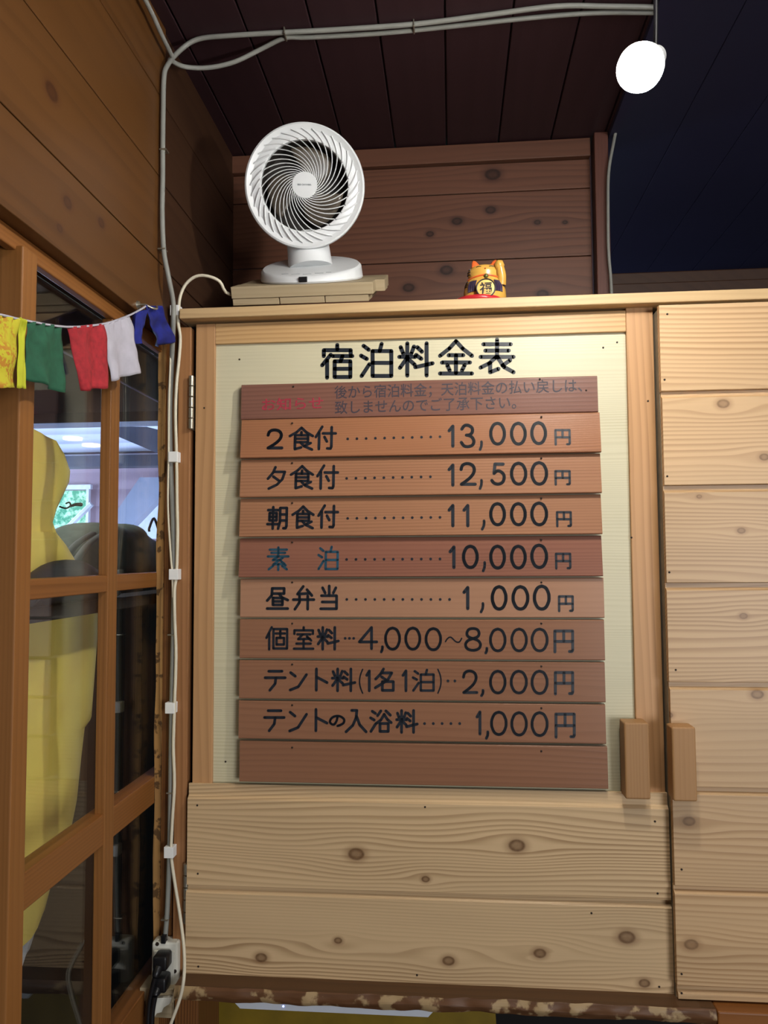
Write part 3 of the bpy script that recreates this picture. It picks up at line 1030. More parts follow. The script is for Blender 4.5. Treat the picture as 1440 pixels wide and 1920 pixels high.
rxa, rxb = P(432, 545, 0).x, P(703, 545, 0).x
ris = thing('wooden_riser', 'pale stack of timber offcuts propping the white fan up at a tilt', 'wood block', ((rxa + rxb) / 2, .1, ZT))
obj('board', tbox(bmesh.new(), rxa, rxb - .004, 0, .055, -.021, 0), M['riser'], ris)
obj('board', tbox(bmesh.new(), rxa + .003, rxb + .013, .056, .125, -.021, 0), M['riser'], ris)
obj('board', tbox(bmesh.new(), rxa + .001, rxb + .010, .126, .19, -.021, 0), M['riser'], ris)
q = [rxa, P(521, 560, 0).x, P(607, 560, 0).x, rxb - .012]
for i in range(3):
    obj('batten', tbox(bmesh.new(), q[i] + .0008, q[i + 1] - .0008, .002, .17, -.0335, -.0215), M['riser'], ris)
obj('prop_block', BX(rxb - .03, rxb + .006, .085, .16, ZT, ZT + .024, .001), M['riser'], ris)
obj('prop_block', BX(rxa + .02, rxa + .06, .085, .16, ZT, ZT + .024, .001), M['riser'], ris)

fan = thing('desk_fan', 'white air circulator fan with swirling grille on top of the cabinet', 'fan', (P(585, 500, .09).x, .09, ZT + .02))
BC = tilted(P(585, 500, .09).x, .1015, .0006)
T4 = Matrix(((1, TB.x, TN.x, BC.x), (0, TB.y, TN.y, BC.y), (0, TB.z, TN.z, BC.z), (0, 0, 0, 1)))
bm = bmesh.new()
seg = 56
prof = [(.0965, .0, 0), (.0985, .003, 0), (.0965, 1, -.004), (.0925, 1, 0), (.088, 1, .0006)]
rings = []
for r, h, dz in prof:
    ring = []
    for k in range(seg):
        a = 2 * math.pi * k / seg
        xx, yy = r * math.cos(a), r * math.sin(a)
        top = .026 + yy * math.tan(math.radians(8.5))
        ring.append(bm.verts.new(T4 @ Vector((xx, yy, (top + dz) if h == 1 else h))))
    rings.append(ring)
for a, b in zip(rings, rings[1:]):
    for k in range(seg):
        bm.faces.new((a[k], a[(k + 1) % seg], b[(k + 1) % seg], b[k]))
bm.faces.new(rings[0][::-1])
bm.faces.new(rings[-1])
base = obj('base', bm, M['white_plastic'], fan, 35)
# small black receiver window and the printed marks on the control face
xd = P(585, 521, 0).x
bm = bmesh.new()
tmp = BX(-.0075, .0075, -.1002, -.094, .003, .0125, bev=.0008)
xform(tmp, T4)
obj('receiver_window', tmp, M['black_plastic'], base)
for i, (a, b) in enumerate(((-.045, -.032), (-.026, -.010), (-.004, .012), (.018, .034), (.038, .048))):
    bm = bmesh.new()
    box(bm, a, b, -.076 + .004 * abs(i - 2), -.0745 + .004 * abs(i - 2), .0151 + .0006 * abs(i - 2), .0158 + .0006 * abs(i - 2))
    xform(bm, T4)
    obj('button_mark', bm, M['logo'], base)
# head
HC = P(571.5, 349, .020)
HN = (CAM - HC).normalized() + Vector((-.06, 0, .22))
H4 = frame(HC, HN)
neck_a = T4 @ Vector((-.003, .010, .02))
neck_b = HC - Vector(HN).normalized() * .074 + Vector((0, 0, -.086))
NT = frame(neck_a, neck_b - neck_a, (0, 1, 0))
ln = (neck_b - neck_a).length
obj('neck', lathe(bmesh.new(), [(.044, 0), (.0425, .01), (.041, ln * .6), (.040, ln)], 40, NT), M['white_plastic'], fan, 40)
# housing: rim, dished ring, rear drum
bm = bmesh.new()
R0 = .1115
pr = [(.0795, -.002), (.0805, .0035), (.084, .0045), (.0985, -.0005), (.1035, .0015), (.1075, .0035), (.1105, .0015), (R0, -.004), (.108, -.018), (.092, -.052), (.07, -.070), (.0, -.074)]
lathe(bm, pr, 96, H4)
# open the front: remove the cap made across the opening
bm.faces.ensure_lookup_table()
big = max(bm.faces, key=lambda f: len(f.verts))
bmesh.ops.delete(bm, geom=[big], context='FACES_ONLY')
head = obj('head_housing', bm, M['white_plastic'], fan, 35)
obj('inner_drum', lathe(bmesh.new(), [(.0, -.045), (.079, -.045), (.079, -.003), (.0785, -.003), (.0785, -.0445), (.0, -.0445)], 64, H4), M['fan_inside'], fan, 30)
K = 1.12
NR = 33


def spiral(r, th0, rh=.0215):
    th = th0 + K * math.log(r / rh)
    return th


bm = bmesh.new()
for i in range(NR):
    th0 = 2 * math.pi * i / NR
    pts = []
    for k in range(13):
        t = k / 12
        r = .0215 + (.0805 - .0215) * t
        th = spiral(r, th0)
        pts.append(H4 @ Vector((r * math.cos(th), r * math.sin(th), .0085 - .006 * t * t)))
    tube(bm, pts, .00105, 6, 0)
obj('grille', bm, M['white_plastic'], fan, 60)
bm = bmesh.new()
for i in range(NR):
    th0 = 2 * math.pi * i / NR
    pts = []
    for k in range(7):
        t = k / 6
        r = .0815 + (.1005 - .0815) * t
        th = th0 + K * math.log(.0815 / .0215) + .75 * 2.0 * math.log(r / .0815)
        pts.append(H4 @ Vector((r * math.cos(th), r * math.sin(th), .0048 - .0035 * t)))
    tube(bm, pts, lambda t: .0021 * (1 - .35 * t), 6, 0)
obj('ring_ribs', bm, M['white_plastic'], head, 60)
hub = obj('hub_cap', lathe(bmesh.new(), [(.0, .006), (.0228, .006), (.0236, .0085), (.0225, .0105), (.0, .0112)], 48, H4), M['white_plastic'], fan, 35)
cu = bpy.data.curves.new('txt', 'FONT')
cu.body = 'IRIS OHYAMA'
cu.size = .0042
cu.align_x = 'CENTER'
cu.align_y = 'CENTER'
cu.extrude = .0001
cu.offset = .00006
to = bpy.data.objects.new('txt', cu)
COL.objects.link(to)
me = bpy.data.meshes.new_from_object(to.evaluated_get(bpy.context.evaluated_depsgraph_get()))
bpy.data.objects.remove(to)
bm = bmesh.new()
bm.from_mesh(me)
bpy.data.meshes.remove(me)
xform(bm, H4 @ Matrix.Translation((0, 0, .0114)))
obj('logo', bm, M['logo'], hub)
for i in range(3):
    bm = bmesh.new()
    nR, nT = 8, 9
    grid = []
    for a in range(nR):
        row = []
        for b in range(nT):
            r = .018 + (.072 - .018) * a / (nR - 1)
            w_ = 1.42 - .35 * (a / (nR - 1)) ** 3
            th = 2 * math.pi * i / 3 + .9 + (b / (nT - 1) - .5) * w_ + .5 * (a / (nR - 1))
            row.append(bm.verts.new(H4 @ Vector((r * math.cos(th), r * math.sin(th), -.016 + .012 * (b / (nT - 1) - .5)))))
        grid.append(row)
    for a in range(nR - 1):
        for b in range(nT - 1):
            bm.faces.new((grid[a][b], grid[a][b + 1], grid[a + 1][b + 1], grid[a + 1][b]))
    o = obj('fan_blade', bm, M['blade'], fan, 60)
    md = o.modifiers.new('thick', 'SOLIDIFY')
    md.thickness = .0016

# ================================================================== LUCKY CAT
YC = .022
cc = P(909, 556, YC)
sc = (YC - CAM.y) / F_PX                # metres per pixel there
cat = thing('cat_figurine', 'yellow beckoning cat figurine with a round belly plate standing on top of the cabinet', 'figurine', (cc.x, YC, ZT))
z0 = ZT + .0085
HT = P(909, 499, YC).z - z0
C4 = Matrix.Translation((cc.x, YC, z0))
pf = [(0, 0), (.036, 0), (.0385, .10), (.0375, .28), (.034, .48), (.0295, .60), (.0285, .66), (.030, .74), (.0292, .84), (.0245, .93), (.014, .985), (0, 1)]
body = obj('body', lathe(bmesh.new(), [(r, h * HT) for r, h in pf], 40, C4, 1.0, .82), M['gold'], cat, 60)
for s in (-1, 1):
    bm = bmesh.new()
    lathe(bm, [(0, .012), (.004, .008), (.0075, 0), (.0075, -.004)], 20, Matrix.Translation((cc.x + s * .0165, YC - .008, z0 + HT * .955)) @ Matrix.Rotation(s * .35, 4, 'Y'), 1, .6)
    obj('ear', bm, M['orange_ceramic'], cat, 60)
bm = bmesh.new()
tube(bm, [(cc.x + .029, YC - .012, z0 + HT * .40), (cc.x + .0295, YC - .016, z0 + HT * .64), (cc.x + .026, YC - .018, z0 + HT * .88)], lambda t: .0085 * (1 - .12 * t), 16, 4)
lathe(bm, [(0, -.010), (.006, -.008), (.0095, 0), (.0065, .0075), (0, .0095)], 18, Matrix.Translation((cc.x + .0255, YC - .018, z0 + HT * .90)))
obj('raised_paw', bm, M['gold'], cat, 60)


def cat_r(h):
    for (r0, h0), (r1, h1) in zip(pf[1:], pf[2:]):
        if h0 <= h <= h1:
            return r0 + (r1 - r0) * (h - h0) / (h1 - h0)
    return pf[-2][0]


def on_cat(a, h, off=.0):
    r = cat_r(h) + off
    return Vector((cc.x + r * math.sin(a), YC - .82 * r * math.cos(a), z0 + h * HT))


bm = bmesh.new()
tube(bm, [on_cat(-1.25 + 2.5 * k / 16, .63 - .07 * abs(k - 8) / 8, .0004) for k in range(17)], .0018, 8, 0)
obj('collar', bm, M['orange_ceramic'], cat, 60)
q = on_cat(.05, .575, .002)
obj('bell', lathe(bmesh.new(), [(0, -.004), (.003, -.003), (.0042, 0), (.003, .003), (0, .004)], 16, Matrix.Translation(q)), M['bell'], cat, 60)
# belly plate with the character
pc = P(911, 540, YC - .036)
PT = frame(pc, (CAM - pc).normalized() + Vector((0, .0, .35)))
pr_ = 17.2 * sc
plate = obj('belly_plate', lathe(bmesh.new(), [(0, -.004), (pr_, -.004), (pr_, .0), (0, .0012)], 40, PT), M['cream_ceramic'], cat, 35)
bm = bmesh.new()
tube(bm, [PT @ Vector((pr_ * math.cos(k * math.pi / 20), pr_ * math.sin(k * math.pi / 20), .0004)) for k in range(41)], .0012, 8, 0)
obj('rim', bm, M['black_ceramic'], plate, 60)
cu = bpy.data.curves.new('txt', 'FONT')
cu.body = '福'
cu.size = pr_ * 1.35
cu.align_x = 'CENTER'
cu.align_y = 'CENTER'
cu.extrude = .0002
cu.offset = .0003
to = bpy.data.objects.new('txt', cu)
COL.objects.link(to)
me = bpy.data.meshes.new_from_object(to.evaluated_get(bpy.context.evaluated_depsgraph_get()))
bpy.data.objects.remove(to)
bm = bmesh.new()
bm.from_mesh(me)
bpy.data.meshes.remove(me)
if bm.verts:
    mx = (min(v.co.x for v in bm.verts) + max(v.co.x for v in bm.verts)) / 2
    my = (min(v.co.y for v in bm.verts) + max(v.co.y for v in bm.verts)) / 2
    xform(bm, PT @ Matrix.Translation((-mx, -my, .0013)))
    obj('character', bm, M['black_ceramic'], plate)
else:
    bm.free()
# dark side patches, stripes, eyes and nose
for s in (-1, 1):
    bm = bmesh.new()
    for k in range(5):
        a = s * (.50 + .09 * k)
        tube(bm, [on_cat(a, .16, .0003), on_cat(a + s * .03, .33, .0003), on_cat(a - s * .02, .47, .0003)], .0017, 6, 3)
    obj('apron_patch', bm, M['navy_ceramic'], cat, 60)
for s in (-1, 1):
    for h in (.36, .42, .48, .70, .77, .84):
        bm = bmesh.new()
        tube(bm, [on_cat(s * 1.05, h, .0003), on_cat(s * 1.35, h + .03, .0004), on_cat(s * 1.6, h + .03, .0003)], .0011, 6, 3)
        obj('stripe', bm, M['black_ceramic'], cat, 60)
for s in (-1, 1):
    bm = bmesh.new()
    tube(bm, [on_cat(s * .25, .86, .0), on_cat(s * .42, .88, .0003), on_cat(s * .58, .86, .0)], .0008, 6, 3)
    obj('eye', bm, M['black_ceramic'], cat, 60)
obj('nose', lathe(bmesh.new(), [(0, -.0015), (.0018, 0), (0, .0015)], 12, Matrix.Translation(on_cat(0, .80, .0006))), M['orange_ceramic'], cat, 60)
cu0, cu1 = P(849, 556, YC).x, P(945, 556, YC).x
bm = bmesh.new()
lathe(bm, [(0, 0), (.94, 0), (1, .003), (1, .006), (.95, .009), (0, .009)], 40, Matrix.Translation(((cu0 + cu1) / 2, YC - .001, ZT)) @ Matrix.Diagonal(((cu1 - cu0) / 2, .042, 1, 1)))
obj('cushion', bm, M['red_ceramic'], cat, 40)

# ================================================================== LAMP
YLP = -.42
lc = P(1200, 127, YLP)
lamp = thing('bulb_lamp', 'bright round lamp bulb hanging below the ceiling at upper right', 'lamp', (lc.x, lc.y, ZC))
ax = (Vector((.30, -.05, .18)) + (lc - CAM).normalized()).normalized()
L4 = frame(lc, ax, (0, 1, 0))
rl = .0278
obj('bulb', lathe(bmesh.new(), [(0, -rl), (rl * .38, -rl * .925), (rl * .71, -rl * .71), (rl * .925, -rl * .38), (rl, 0), (rl * .96, rl * .3), (rl * .84, rl * .62)], 40, L4), M['bulb'], lamp, 80)
obj('socket', lathe(bmesh.new(), [(rl * .90, rl * .55), (rl * .92, rl * .62), (rl * .8, rl * 1.1), (rl * .62, rl * 1.6), (rl * .5, rl * 2.6), (0, rl * 2.65)], 32, L4), M['white_plastic'], lamp, 40)
top = L4 @ Vector((0, 0, rl * 2.6))
obj('stem', tube(bmesh.new(), [top, top + Vector((.004, .004, .10)), Vector((top.x + .003, top.y + .006, ZC))], .003, 8, 5), M['black_plastic'], lamp, 60)
obj('ceiling_plate', lathe(bmesh.new(), [(0, 0), (.03, 0), (.03, -.012), (.02, -.02), (0, -.02)], 28, Matrix.Translation((top.x + .003, top.y + .006, ZC))), M['white_plastic'], lamp, 40)

# ================================================================== CABLES
ZCB = ZC - .006


def cable(name, pts, r, label, mat='grey_cable', cat_='cable', group=None, smooth=5, flat=1.0):
    bm = tube(bmesh.new(), pts, r, 8, smooth, flat)
    o = obj(name, bm, M[mat], None, 60, origin=pts[-1])
    return tag(o, label, cat_, group)


cable('ceiling_cable', [PX(x, y, XL + .018) for x, y in ((262, -20), (285, 25), (303, 65))] + [P(322, 104, -.06)] , .0042, 'short grey cable running up the ceiling edge at top left')
c1 = [PZ(x, y, ZCB) for x, y in ((1250, 14), (1140, 12), (1040, 12), (900, 30), (780, 45), (640, 55), (530, 61), (430, 67), (370, 74))] + [P(335, 97, -.03), P(312, 126, -.07)]
wz = lambda px, py: P(px, py, -.075 if py < 540 else (-.050 if py < 620 else -.006))
down = [wz(307, 150), wz(306, 190), wz(305, 280), wz(305, 330), wz(304, 400), wz(307, 470), wz(316, 520), wz(325, 568), wz(325, 600), wz(322, 680), wz(319, 760), wz(320, 860), wz(324, 960),
        wz(326, 1070), wz(325, 1180), wz(322, 1320), wz(320, 1450), wz(318, 1590), wz(314, 1700), wz(309, 1766)]
o = cable('main_cable', c1 + down, .0044, 'long grey cable bending off the ceiling and dropping down the corner post to the outlet')
for px, py in ((307, 282), (304, 468), (322, 1190), (320, 1486), (310, 1723)):
    q = wz(px, py)
    bm = bmesh.new()
    box(bm, q.x - .0062, q.x + .0062, q.y - .0056, q.y + .010, q.z - .0012, q.z + .0012, .0004)
    obj('cable_clip', bm, M['steel'], o)
c2 = [PZ(x, y, ZCB) for x, y in ((1240, 24), (1120, 24), (1000, 33), (860, 48), (720, 62), (580, 70), (535, 71))] + [P(x, y, Y_) for x, y, Y_ in ((490, 92, .0), (440, 116, .0), (390, 127, -.005), (345, 125, -.02), (318, 112, -.055))]
o = cable('ceiling_cable', c2, .0042, 'grey cable sagging in a loop under the ceiling above the fan')
for px, py in ((535, 64), (776, 50)):
    bm = bmesh.new()
    q = PZ(px, py, ZCB)
    box(bm, q.x - .0012, q.x + .0012, q.y - .012, q.y + .012, q.z - .006, ZC, .0004)
    obj('cable_clip', bm, M['steel'], o)
YP = YB - .04
c3 = [P(x, y, YP) for x, y in ((1168, 170), (1160, 220), (1150, 270), (1141, 325), (1140, 400), (1141, 470), (1145, 520), (1147, 560))]
cable('lamp_cord', c3, .0036, 'thin grey cord hanging down beside the dark post right of the boards')

# white fan cord with its tapes
fc = [tilted(rxa + .03, .10, -.012), P(431, 552, .02), P(412, 528, -.004), P(390, 518, -.012), P(368, 518, -.014), P(349, 532, -.014), P(338, 555, -.014), P(335, 580, -.014), P(334, 605, -.013), P(338, 632, -.013), P(336, 670, -.013),
      P(331, 720, -.013), P(329, 780, -.013), P(331, 855, -.013), P(332, 940, -.013), P(333, 1000, -.013), P(331, 1075, -.013), P(327, 1110, -.013), P(328, 1170, -.013), P(330, 1230, -.013), P(327, 1330, -.013), P(325, 1400, -.013), P(327, 1470, -.013),
      P(323, 1540, -.013), P(321, 1600, -.013), P(327, 1650, -.014), P(338, 1720, -.02), P(345, 1780, -.045), P(345, 1830, -.070), P(338, 1870, -.072), P(322, 1915, -.073), P(306, 1960, -.073)]
cord = cable('fan_cord', fc, .0029, 'white fan cord taped down the corner post beside the grey cable', 'white_cord', 'cord', None, 4)
for px, py in ((329, 583), (326, 857), (327, 1077), (320, 1327), (318, 1597)):
    q = P(px, py, -.012)
    bm = BX(q.x - .0085, q.x + .0085, q.y - .0055, q.y + .012, q.z - .0095, q.z + .0095, .001)
    obj('tape', bm, M['tape'], cord)
c4 = [P(x, y, -.012) for x, y in ((322, 590), (320, 660), (317, 760), (316, 855), (315, 950), (320, 1040), (323, 1077), (324, 1120))]
cable('thin_cord', c4, .0018, 'very thin pale cord running beside the grey cable on the corner post', 'white_cord', 'cord')

# ================================================================== OUTLET, PLUGS, BLOCK
YO = -.012
qa, qb = P(284, 1766, -.014), P(332, 1868, -.014)
out = thing('power_outlet', 'white surface-mounted power outlet at the foot of the corner post', 'outlet', ((qa.x + qb.x) / 2, -.035, qb.z))
obj('housing', BX(qa.x, qb.x, -.014, .012, qb.z, qa.z, .0045), M['white_box'], out, 40)
mid = (qa.x + qb.x) / 2
obj('cover_plate', BX(qa.x + .005, qb.x - .005, -.0165, -.013, qb.z + .012, qa.z - .014, .001), M['white_box'], out, 40)
for px, py in ((295, 1770), (328, 1821)):
    q = P(px, py, -.014)
    obj('screw', lathe(bmesh.new(), [(0, 0), (.0032, 0), (.0028, .0018), (0, .002)], 14, frame(q, (0, -1, 0))), M['nail'], out, 40)
obj('cable_gland', BX(P(308, 1760, -.01).x - .004, P(308, 1760, -.01).x + .004, -.016, -.004, qa.z - .002, qa.z + .012, .001), M['black_plastic'], out)


def plug(px, py, label, cab_pts):
    q = P(px, py, -.032)
    t = thing('power_plug', label, 'plug', (q.x, -.022, q.z), 'black plugs in the power outlet')
    obj('plug_body', BX(q.x - .0125, q.x + .0125, -.045, -.0165, q.z - .012, q.z + .012, .004), M['black_plastic'], t, 40)
    a = Vector((q.x - .003, -.041, q.z - .008))
    b = P(*cab_pts[0], -.050)
    obj('strain_relief', tube(bmesh.new(), [a, (a + b) / 2 + Vector((0, -.002, 0)), b], lambda u: .0085 - .0035 * u, 12, 4), M['black_plastic'], t, 50)
    obj('cord', tube(bmesh.new(), [b] + [P(x, y, -.050) for x, y in cab_pts[1:]], .0042, 10, 5), M['black_plastic'], t, 60)


plug(304, 1801, 'black plug in the upper socket of the outlet with its cord hanging down', [(291, 1832), (284, 1860), (279, 1890), (276, 1960)])
plug(302, 1842, 'black plug in the lower socket of the outlet with its cord hanging down', [(291, 1868), (287, 1890), (285, 1910), (284, 1960)])
# broken white plastic piece hanging under the outlet
q0 = P(288, 1875, -.03)
bm = bmesh.new()
pp = [(284, 1872), (322, 1870), (318, 1882), (306, 1890), (303, 1898), (294, 1900), (286, 1912)]
prism(bm, [P(x, y, -.038) for x, y in pp], Vector((0, 0, 0)), Vector((0, .006, 0)))
tag(obj('plastic_bracket', bm, M['white_box'], None, None, origin=q0), 'broken white plastic piece hanging just under the outlet', 'bracket')
# wooden block carrying the outlet
ba, bb = P(262, 1845, -.03), P(325, 1878, -.03)
bm = bmesh.new()
zt1 = P(262, 1852, -.03).z
zb1 = P(262, 1878, -.03).z
zb2 = P(262, 1908, -.03).z
blk = thing('wooden_block', 'small pale timber block fixed at the corner post below the outlet', 'wood block', (ba.x + .02, 0, zb2))
obj('upper_piece', BX(ba.x, bb.x, -.03, .012, zb1 + .0005, zt1, .001), M['riser'], blk)
obj('lower_piece', BX(ba.x + .001, bb.x - .004, -.028, .012, zb2, zb1, .001), M['riser'], blk)

# ================================================================== LIVE-EDGE COUNTER and what is under it
ca = P(330, 1856, -.055)
cb = P(1340, 1888, -.055)
zct = (ca.z + cb.z) / 2
thk = .0225
bm = bmesh.new()
nx, ny = 150, 7
x0, x1 = P(326, 1856, -.055).x, P(1343, 1888, -.055).x
rows_ = []
for i in range(nx + 1):
    x = x0 + (x1 - x0) * i / nx
    edge = -.052 - .004 * noise.noise(Vector((x * 7, 0, 1))) - .003 * noise.noise(Vector((x * 26, 4, 1)))
    col_ = []
    for k in range(ny + 1):
        t = k / ny
        bul = .005 * math.sin(math.pi * t) + .0022 * noise.noise(Vector((x * 40, t * 3, 9)))
        dz = (.0015 * noise.noise(Vector((x * 18, 3, 3))) if k in (0,) else 0) + (.003 * noise.noise(Vector((x * 12, 8, 3))) if k == ny else 0)
        col_.append(bm.verts.new((x, edge - bul, zct - thk * t + dz)))
    rows_.append([bm.verts.new((x, .0, zct))] + col_ + [bm.verts.new((x, .0, zct - thk))])
for a, b in zip(rows_, rows_[1:]):
    for k in range(len(a) - 1):
        f = bm.faces.new((a[k], a[k + 1], b[k + 1], b[k]))
        f.material_index = 1 if k == 0 else 0
    bm.faces.new((a[-1], a[0], b[0], b[-1]))
bm.faces.new(rows_[0])
bm.faces.new(rows_[-1][::-1])
ctr = thing('live_edge_shelf', 'brown live-edge plank shelf running under the cabinet doors', 'shelf', ((x0 + x1) / 2, 0, zct - thk))
o = obj('plank', bm, M['live_edge'], ctr, 40)
o.data.materials.append(M['live_top'])
obj('backing_board', BX(x0, x1, .0005, .30, zct - thk + .001, zct, .001), M['live_top'], ctr)
x2 = x1 + .0015
o = obj('end_shelf', BX(x2, 1.1, -.056, .30, zct - .04, zct - .001, .003), wood('orange_brown_counter', '#8a5526', '#6d3d18', freq=80, rough=.45), None, None, origin=(x2 + .1, .1, zct - .04))
tag(o, 'orange-brown counter board butted against the right end of the live-edge shelf', 'shelf')
# upright under the left end
xu0, xu1 = P(331, 1895, -.02).x, P(372, 1895, -.02).x
o = obj('shelf_bracket', BX(xu0 - .004, xu1, -.02, .10, .55, zct - thk - .002, .002), M['post'], None, None, origin=(xu0, .1, .55))
tag(o, 'dark brown upright board under the left end of the live-edge shelf', 'bracket')
# slim white device below the shelf
da, db = P(440, 1885, -.04), P(812, 1904, -.04)
zd1 = zct - thk - .0015
bm = bmesh.new()
hh = .0135
prism(bm, [Vector((da.x, -.043, zd1)), Vector((db.x, -.043, zd1)), Vector((db.x, -.043, zd1 - hh * .35)), Vector((db.x - .008, -.043, zd1 - hh)), Vector((da.x + .010, -.043, zd1 - hh)), Vector((da.x + .001, -.043, zd1 - hh * .35))], Vector((0, 0, 0)), Vector((0, .20, 0)))
dev = thing('slim_device', 'slim white electronic device with a tiny blue light under the live-edge shelf', 'device', ((da.x + db.x) / 2, .0, zd1 - hh))
obj('shell', bm, M['white_device'], dev)
q = P(531, 1893.5, -.044)
obj('indicator_light', lathe(bmesh.new(), [(0, 0), (.0016, 0), (.001, .0008), (0, .001)], 12, frame((q.x, -.0432, zd1 - hh * .5), (0, -1, 0))), M['led_blue'], dev)
qa_, qb_ = P(522, 1908, -.03), P(690, 1914, -.03)
obj('mount', BX(qa_.x, qb_.x, -.030, .10, zd1 - hh - .006, zd1 - hh - .0002, .001), M['black_plastic'], dev)
# yellow panel and dark floor of the recess
ya_, yb_ = P(368, 1905, .12), P(925, 1910, .12)
bm = bmesh.new()
prism(bm, [P(376, 1890, .12) + Vector((0, 0, .05)), P(362, 1925, .12), P(355, 1990, .12), P(935, 1990, .12), P(925, 1880, .12) + Vector((0, 0, .05))], Vector((0, 0, 0)), Vector((0, .03, 0)))
o = obj('yellow_panel', bm, M['yellow_panel'], None, None, origin=((ya_.x + yb_.x) / 2, .13, .6))
tag(o, 'olive yellow panel in the dark recess under the live-edge shelf', 'panel')
struct('wall_back_lower', BX(-.49, 1.1, .32, .36, 0, .82), M['dark_slot'])

# ================================================================== PRAYER FLAGS
XF = XL + .018
flg = thing('prayer_flag_string', 'string of small coloured prayer flags hung along the glazed partition', 'flags', tuple(PX(120, 600, XF)))


def flag(tl, tr, br_, bl, mat, label, seed, fold=None, amp=.006):
    bm = bmesh.new()
    nu, nv = 16, 20
    g_ = []
    for j in range(nv + 1):
        v = j / nv
        row = []
        for i in range(nu + 1):
            u = i / nu
            px = (tl[0] * (1 - u) + tr[0] * u) * (1 - v) + (bl[0] * (1 - u) + br_[0] * u) * v
            py = (tl[1] * (1 - u) + tr[1] * u) * (1 - v) + (bl[1] * (1 - u) + br_[1] * u) * v
            px += (1.6 * noise.noise(Vector((seed, v * 4, 0)))) * (1 if u > .5 else -1) * v
            py += 2.0 * noise.noise(Vector((u * 5, seed, 0))) * (.3 + v)
            q = PX(px, py, XF)
            q.x += amp * (.4 + v) * math.sin(u * 9 + seed + v * 1.5) * .5 + amp * .7 * noise.noise(Vector((u * 3, v * 3, seed)))
            q.x += .004 * (math.sin(u * 26 + seed) * max(0, 1 - v * 4))
            row.append(bm.verts.new(q))
        g_.append(row)
    for j in range(nv):
        for i in range(nu):
            bm.faces.new((g_[j][i], g_[j][i + 1], g_[j + 1][i + 1], g_[j + 1][i]))
    o = obj('flag', bm, mat, flg, 80)
    o['label'] = label
    md = o.modifiers.new('thick', 'SOLIDIFY')
    md.thickness = .0006
    return o


flag((-34, 586), (33, 598), (33, 727), (-34, 727), M['cloth_yellow'], 'yellow printed flag', 1.0)
flag((34, 595), (46, 601), (48, 728), (32, 727), plain('plain_yellow_cotton', '#b9bb28', .85, var=.1), 'narrow folded yellow flag edge', 2.2, amp=.002)
flag((49, 602), (120, 612), (117, 736), (54, 712), M['cloth_green'], 'green flag', 3.1)
flag((130, 613), (194, 606), (203, 727), (153, 734), M['cloth_red'], 'red flag', 4.5)
flag((194, 608), (243, 592), (262, 698), (209, 714), M['cloth_white'], 'white flag', 5.3)
flag((272, 572), (300, 575), (338, 640), (286, 652), M['cloth_blue'], 'blue flag bunched at the hook', 6.7, amp=.014)
flag((250, 588), (280, 577), (266, 640), (248, 646), M['cloth_blue'], 'blue flag end hanging behind the hook', 8.2, amp=.010)
sp_ = [PX(x, y, XF) for x, y in ((-40, 583), (0, 590), (48, 601), (125, 613), (195, 607), (245, 590), (275, 573))]
obj('string', tube(bmesh.new(), sp_, .0016, 6, 4), M['cloth_white'], flg, 60)
q = PX(278, 571, XF)
hk = thing('screw_hook', 'small silver screw hook holding the end of the prayer flag string', 'hook', (XL, q.y, q.z))
obj('hook', tube(bmesh.new(), [(XL - .004, q.y, q.z), (XL + .012, q.y, q.z), (XL + .022, q.y + .006, q.z - .004), (XL + .026, q.y + .016, q.z - .002), (XL + .022, q.y + .026, q.z + .006)], .0018, 8, 5), M['steel'], hk, 60)
obj('washer', lathe(bmesh.new(), [(0, 0), (.007, 0), (.006, .003), (0, .0035)], 20, frame((XL, q.y, q.z), (1, 0, 0))), M['steel'], hk, 40)

# ================================================================== BEHIND THE GLASS
XK = -.70


def loft(sections, n=28):
    """sections: (z, y_left, y_right, x_centre, x_half); folds ripple the outline"""
    bm = bmesh.new()
    rings = []
    for (z, yl_, yr_, xc, xh) in sections:
        ring = []
        for k in range(n):
            a = 2 * math.pi * k / n
            c_, s_ = math.cos(a), math.sin(a)
            cy, hy = (yl_ + yr_) / 2, (yr_ - yl_) / 2
            rp = 1 + .07 * noise.noise(Vector((a * 2.2, z * 6, xc)))
            ring.append(bm.verts.new((xc + xh * abs(s_) ** .8 * (1 if s_ > 0 else -1) * rp + .006 * math.sin(a * 5 + z * 7), cy + hy * abs(c_) ** .75 * (1 if c_ > 0 else -1), z)))
        rings.append(ring)
    for a, b in zip(rings, rings[1:]):
        for k in range(n):
            bm.faces.new((a[k], a[(k + 1) % n], b[(k + 1) % n], b[k]))
    bm.faces.new(rings[0][::-1])
    bm.faces.new(rings[-1])
    return bm


def sect(pts, yl_, xc, xh):
    out = []
    for i in range(len(pts) - 1):
        (xa, ya1), (xb, yb1) = pts[i], pts[i + 1]
        for k in range(4):
            t = k / 4
            q = PX(xa + (xb - xa) * t, ya1 + (yb1 - ya1) * t, xc + .55 * xh)
            out.append((q.z, yl_, q.y, xc, xh))
    q = PX(*pts[-1], xc + .55 * xh)
    out.append((q.z, yl_, q.y, xc, xh))
    return out


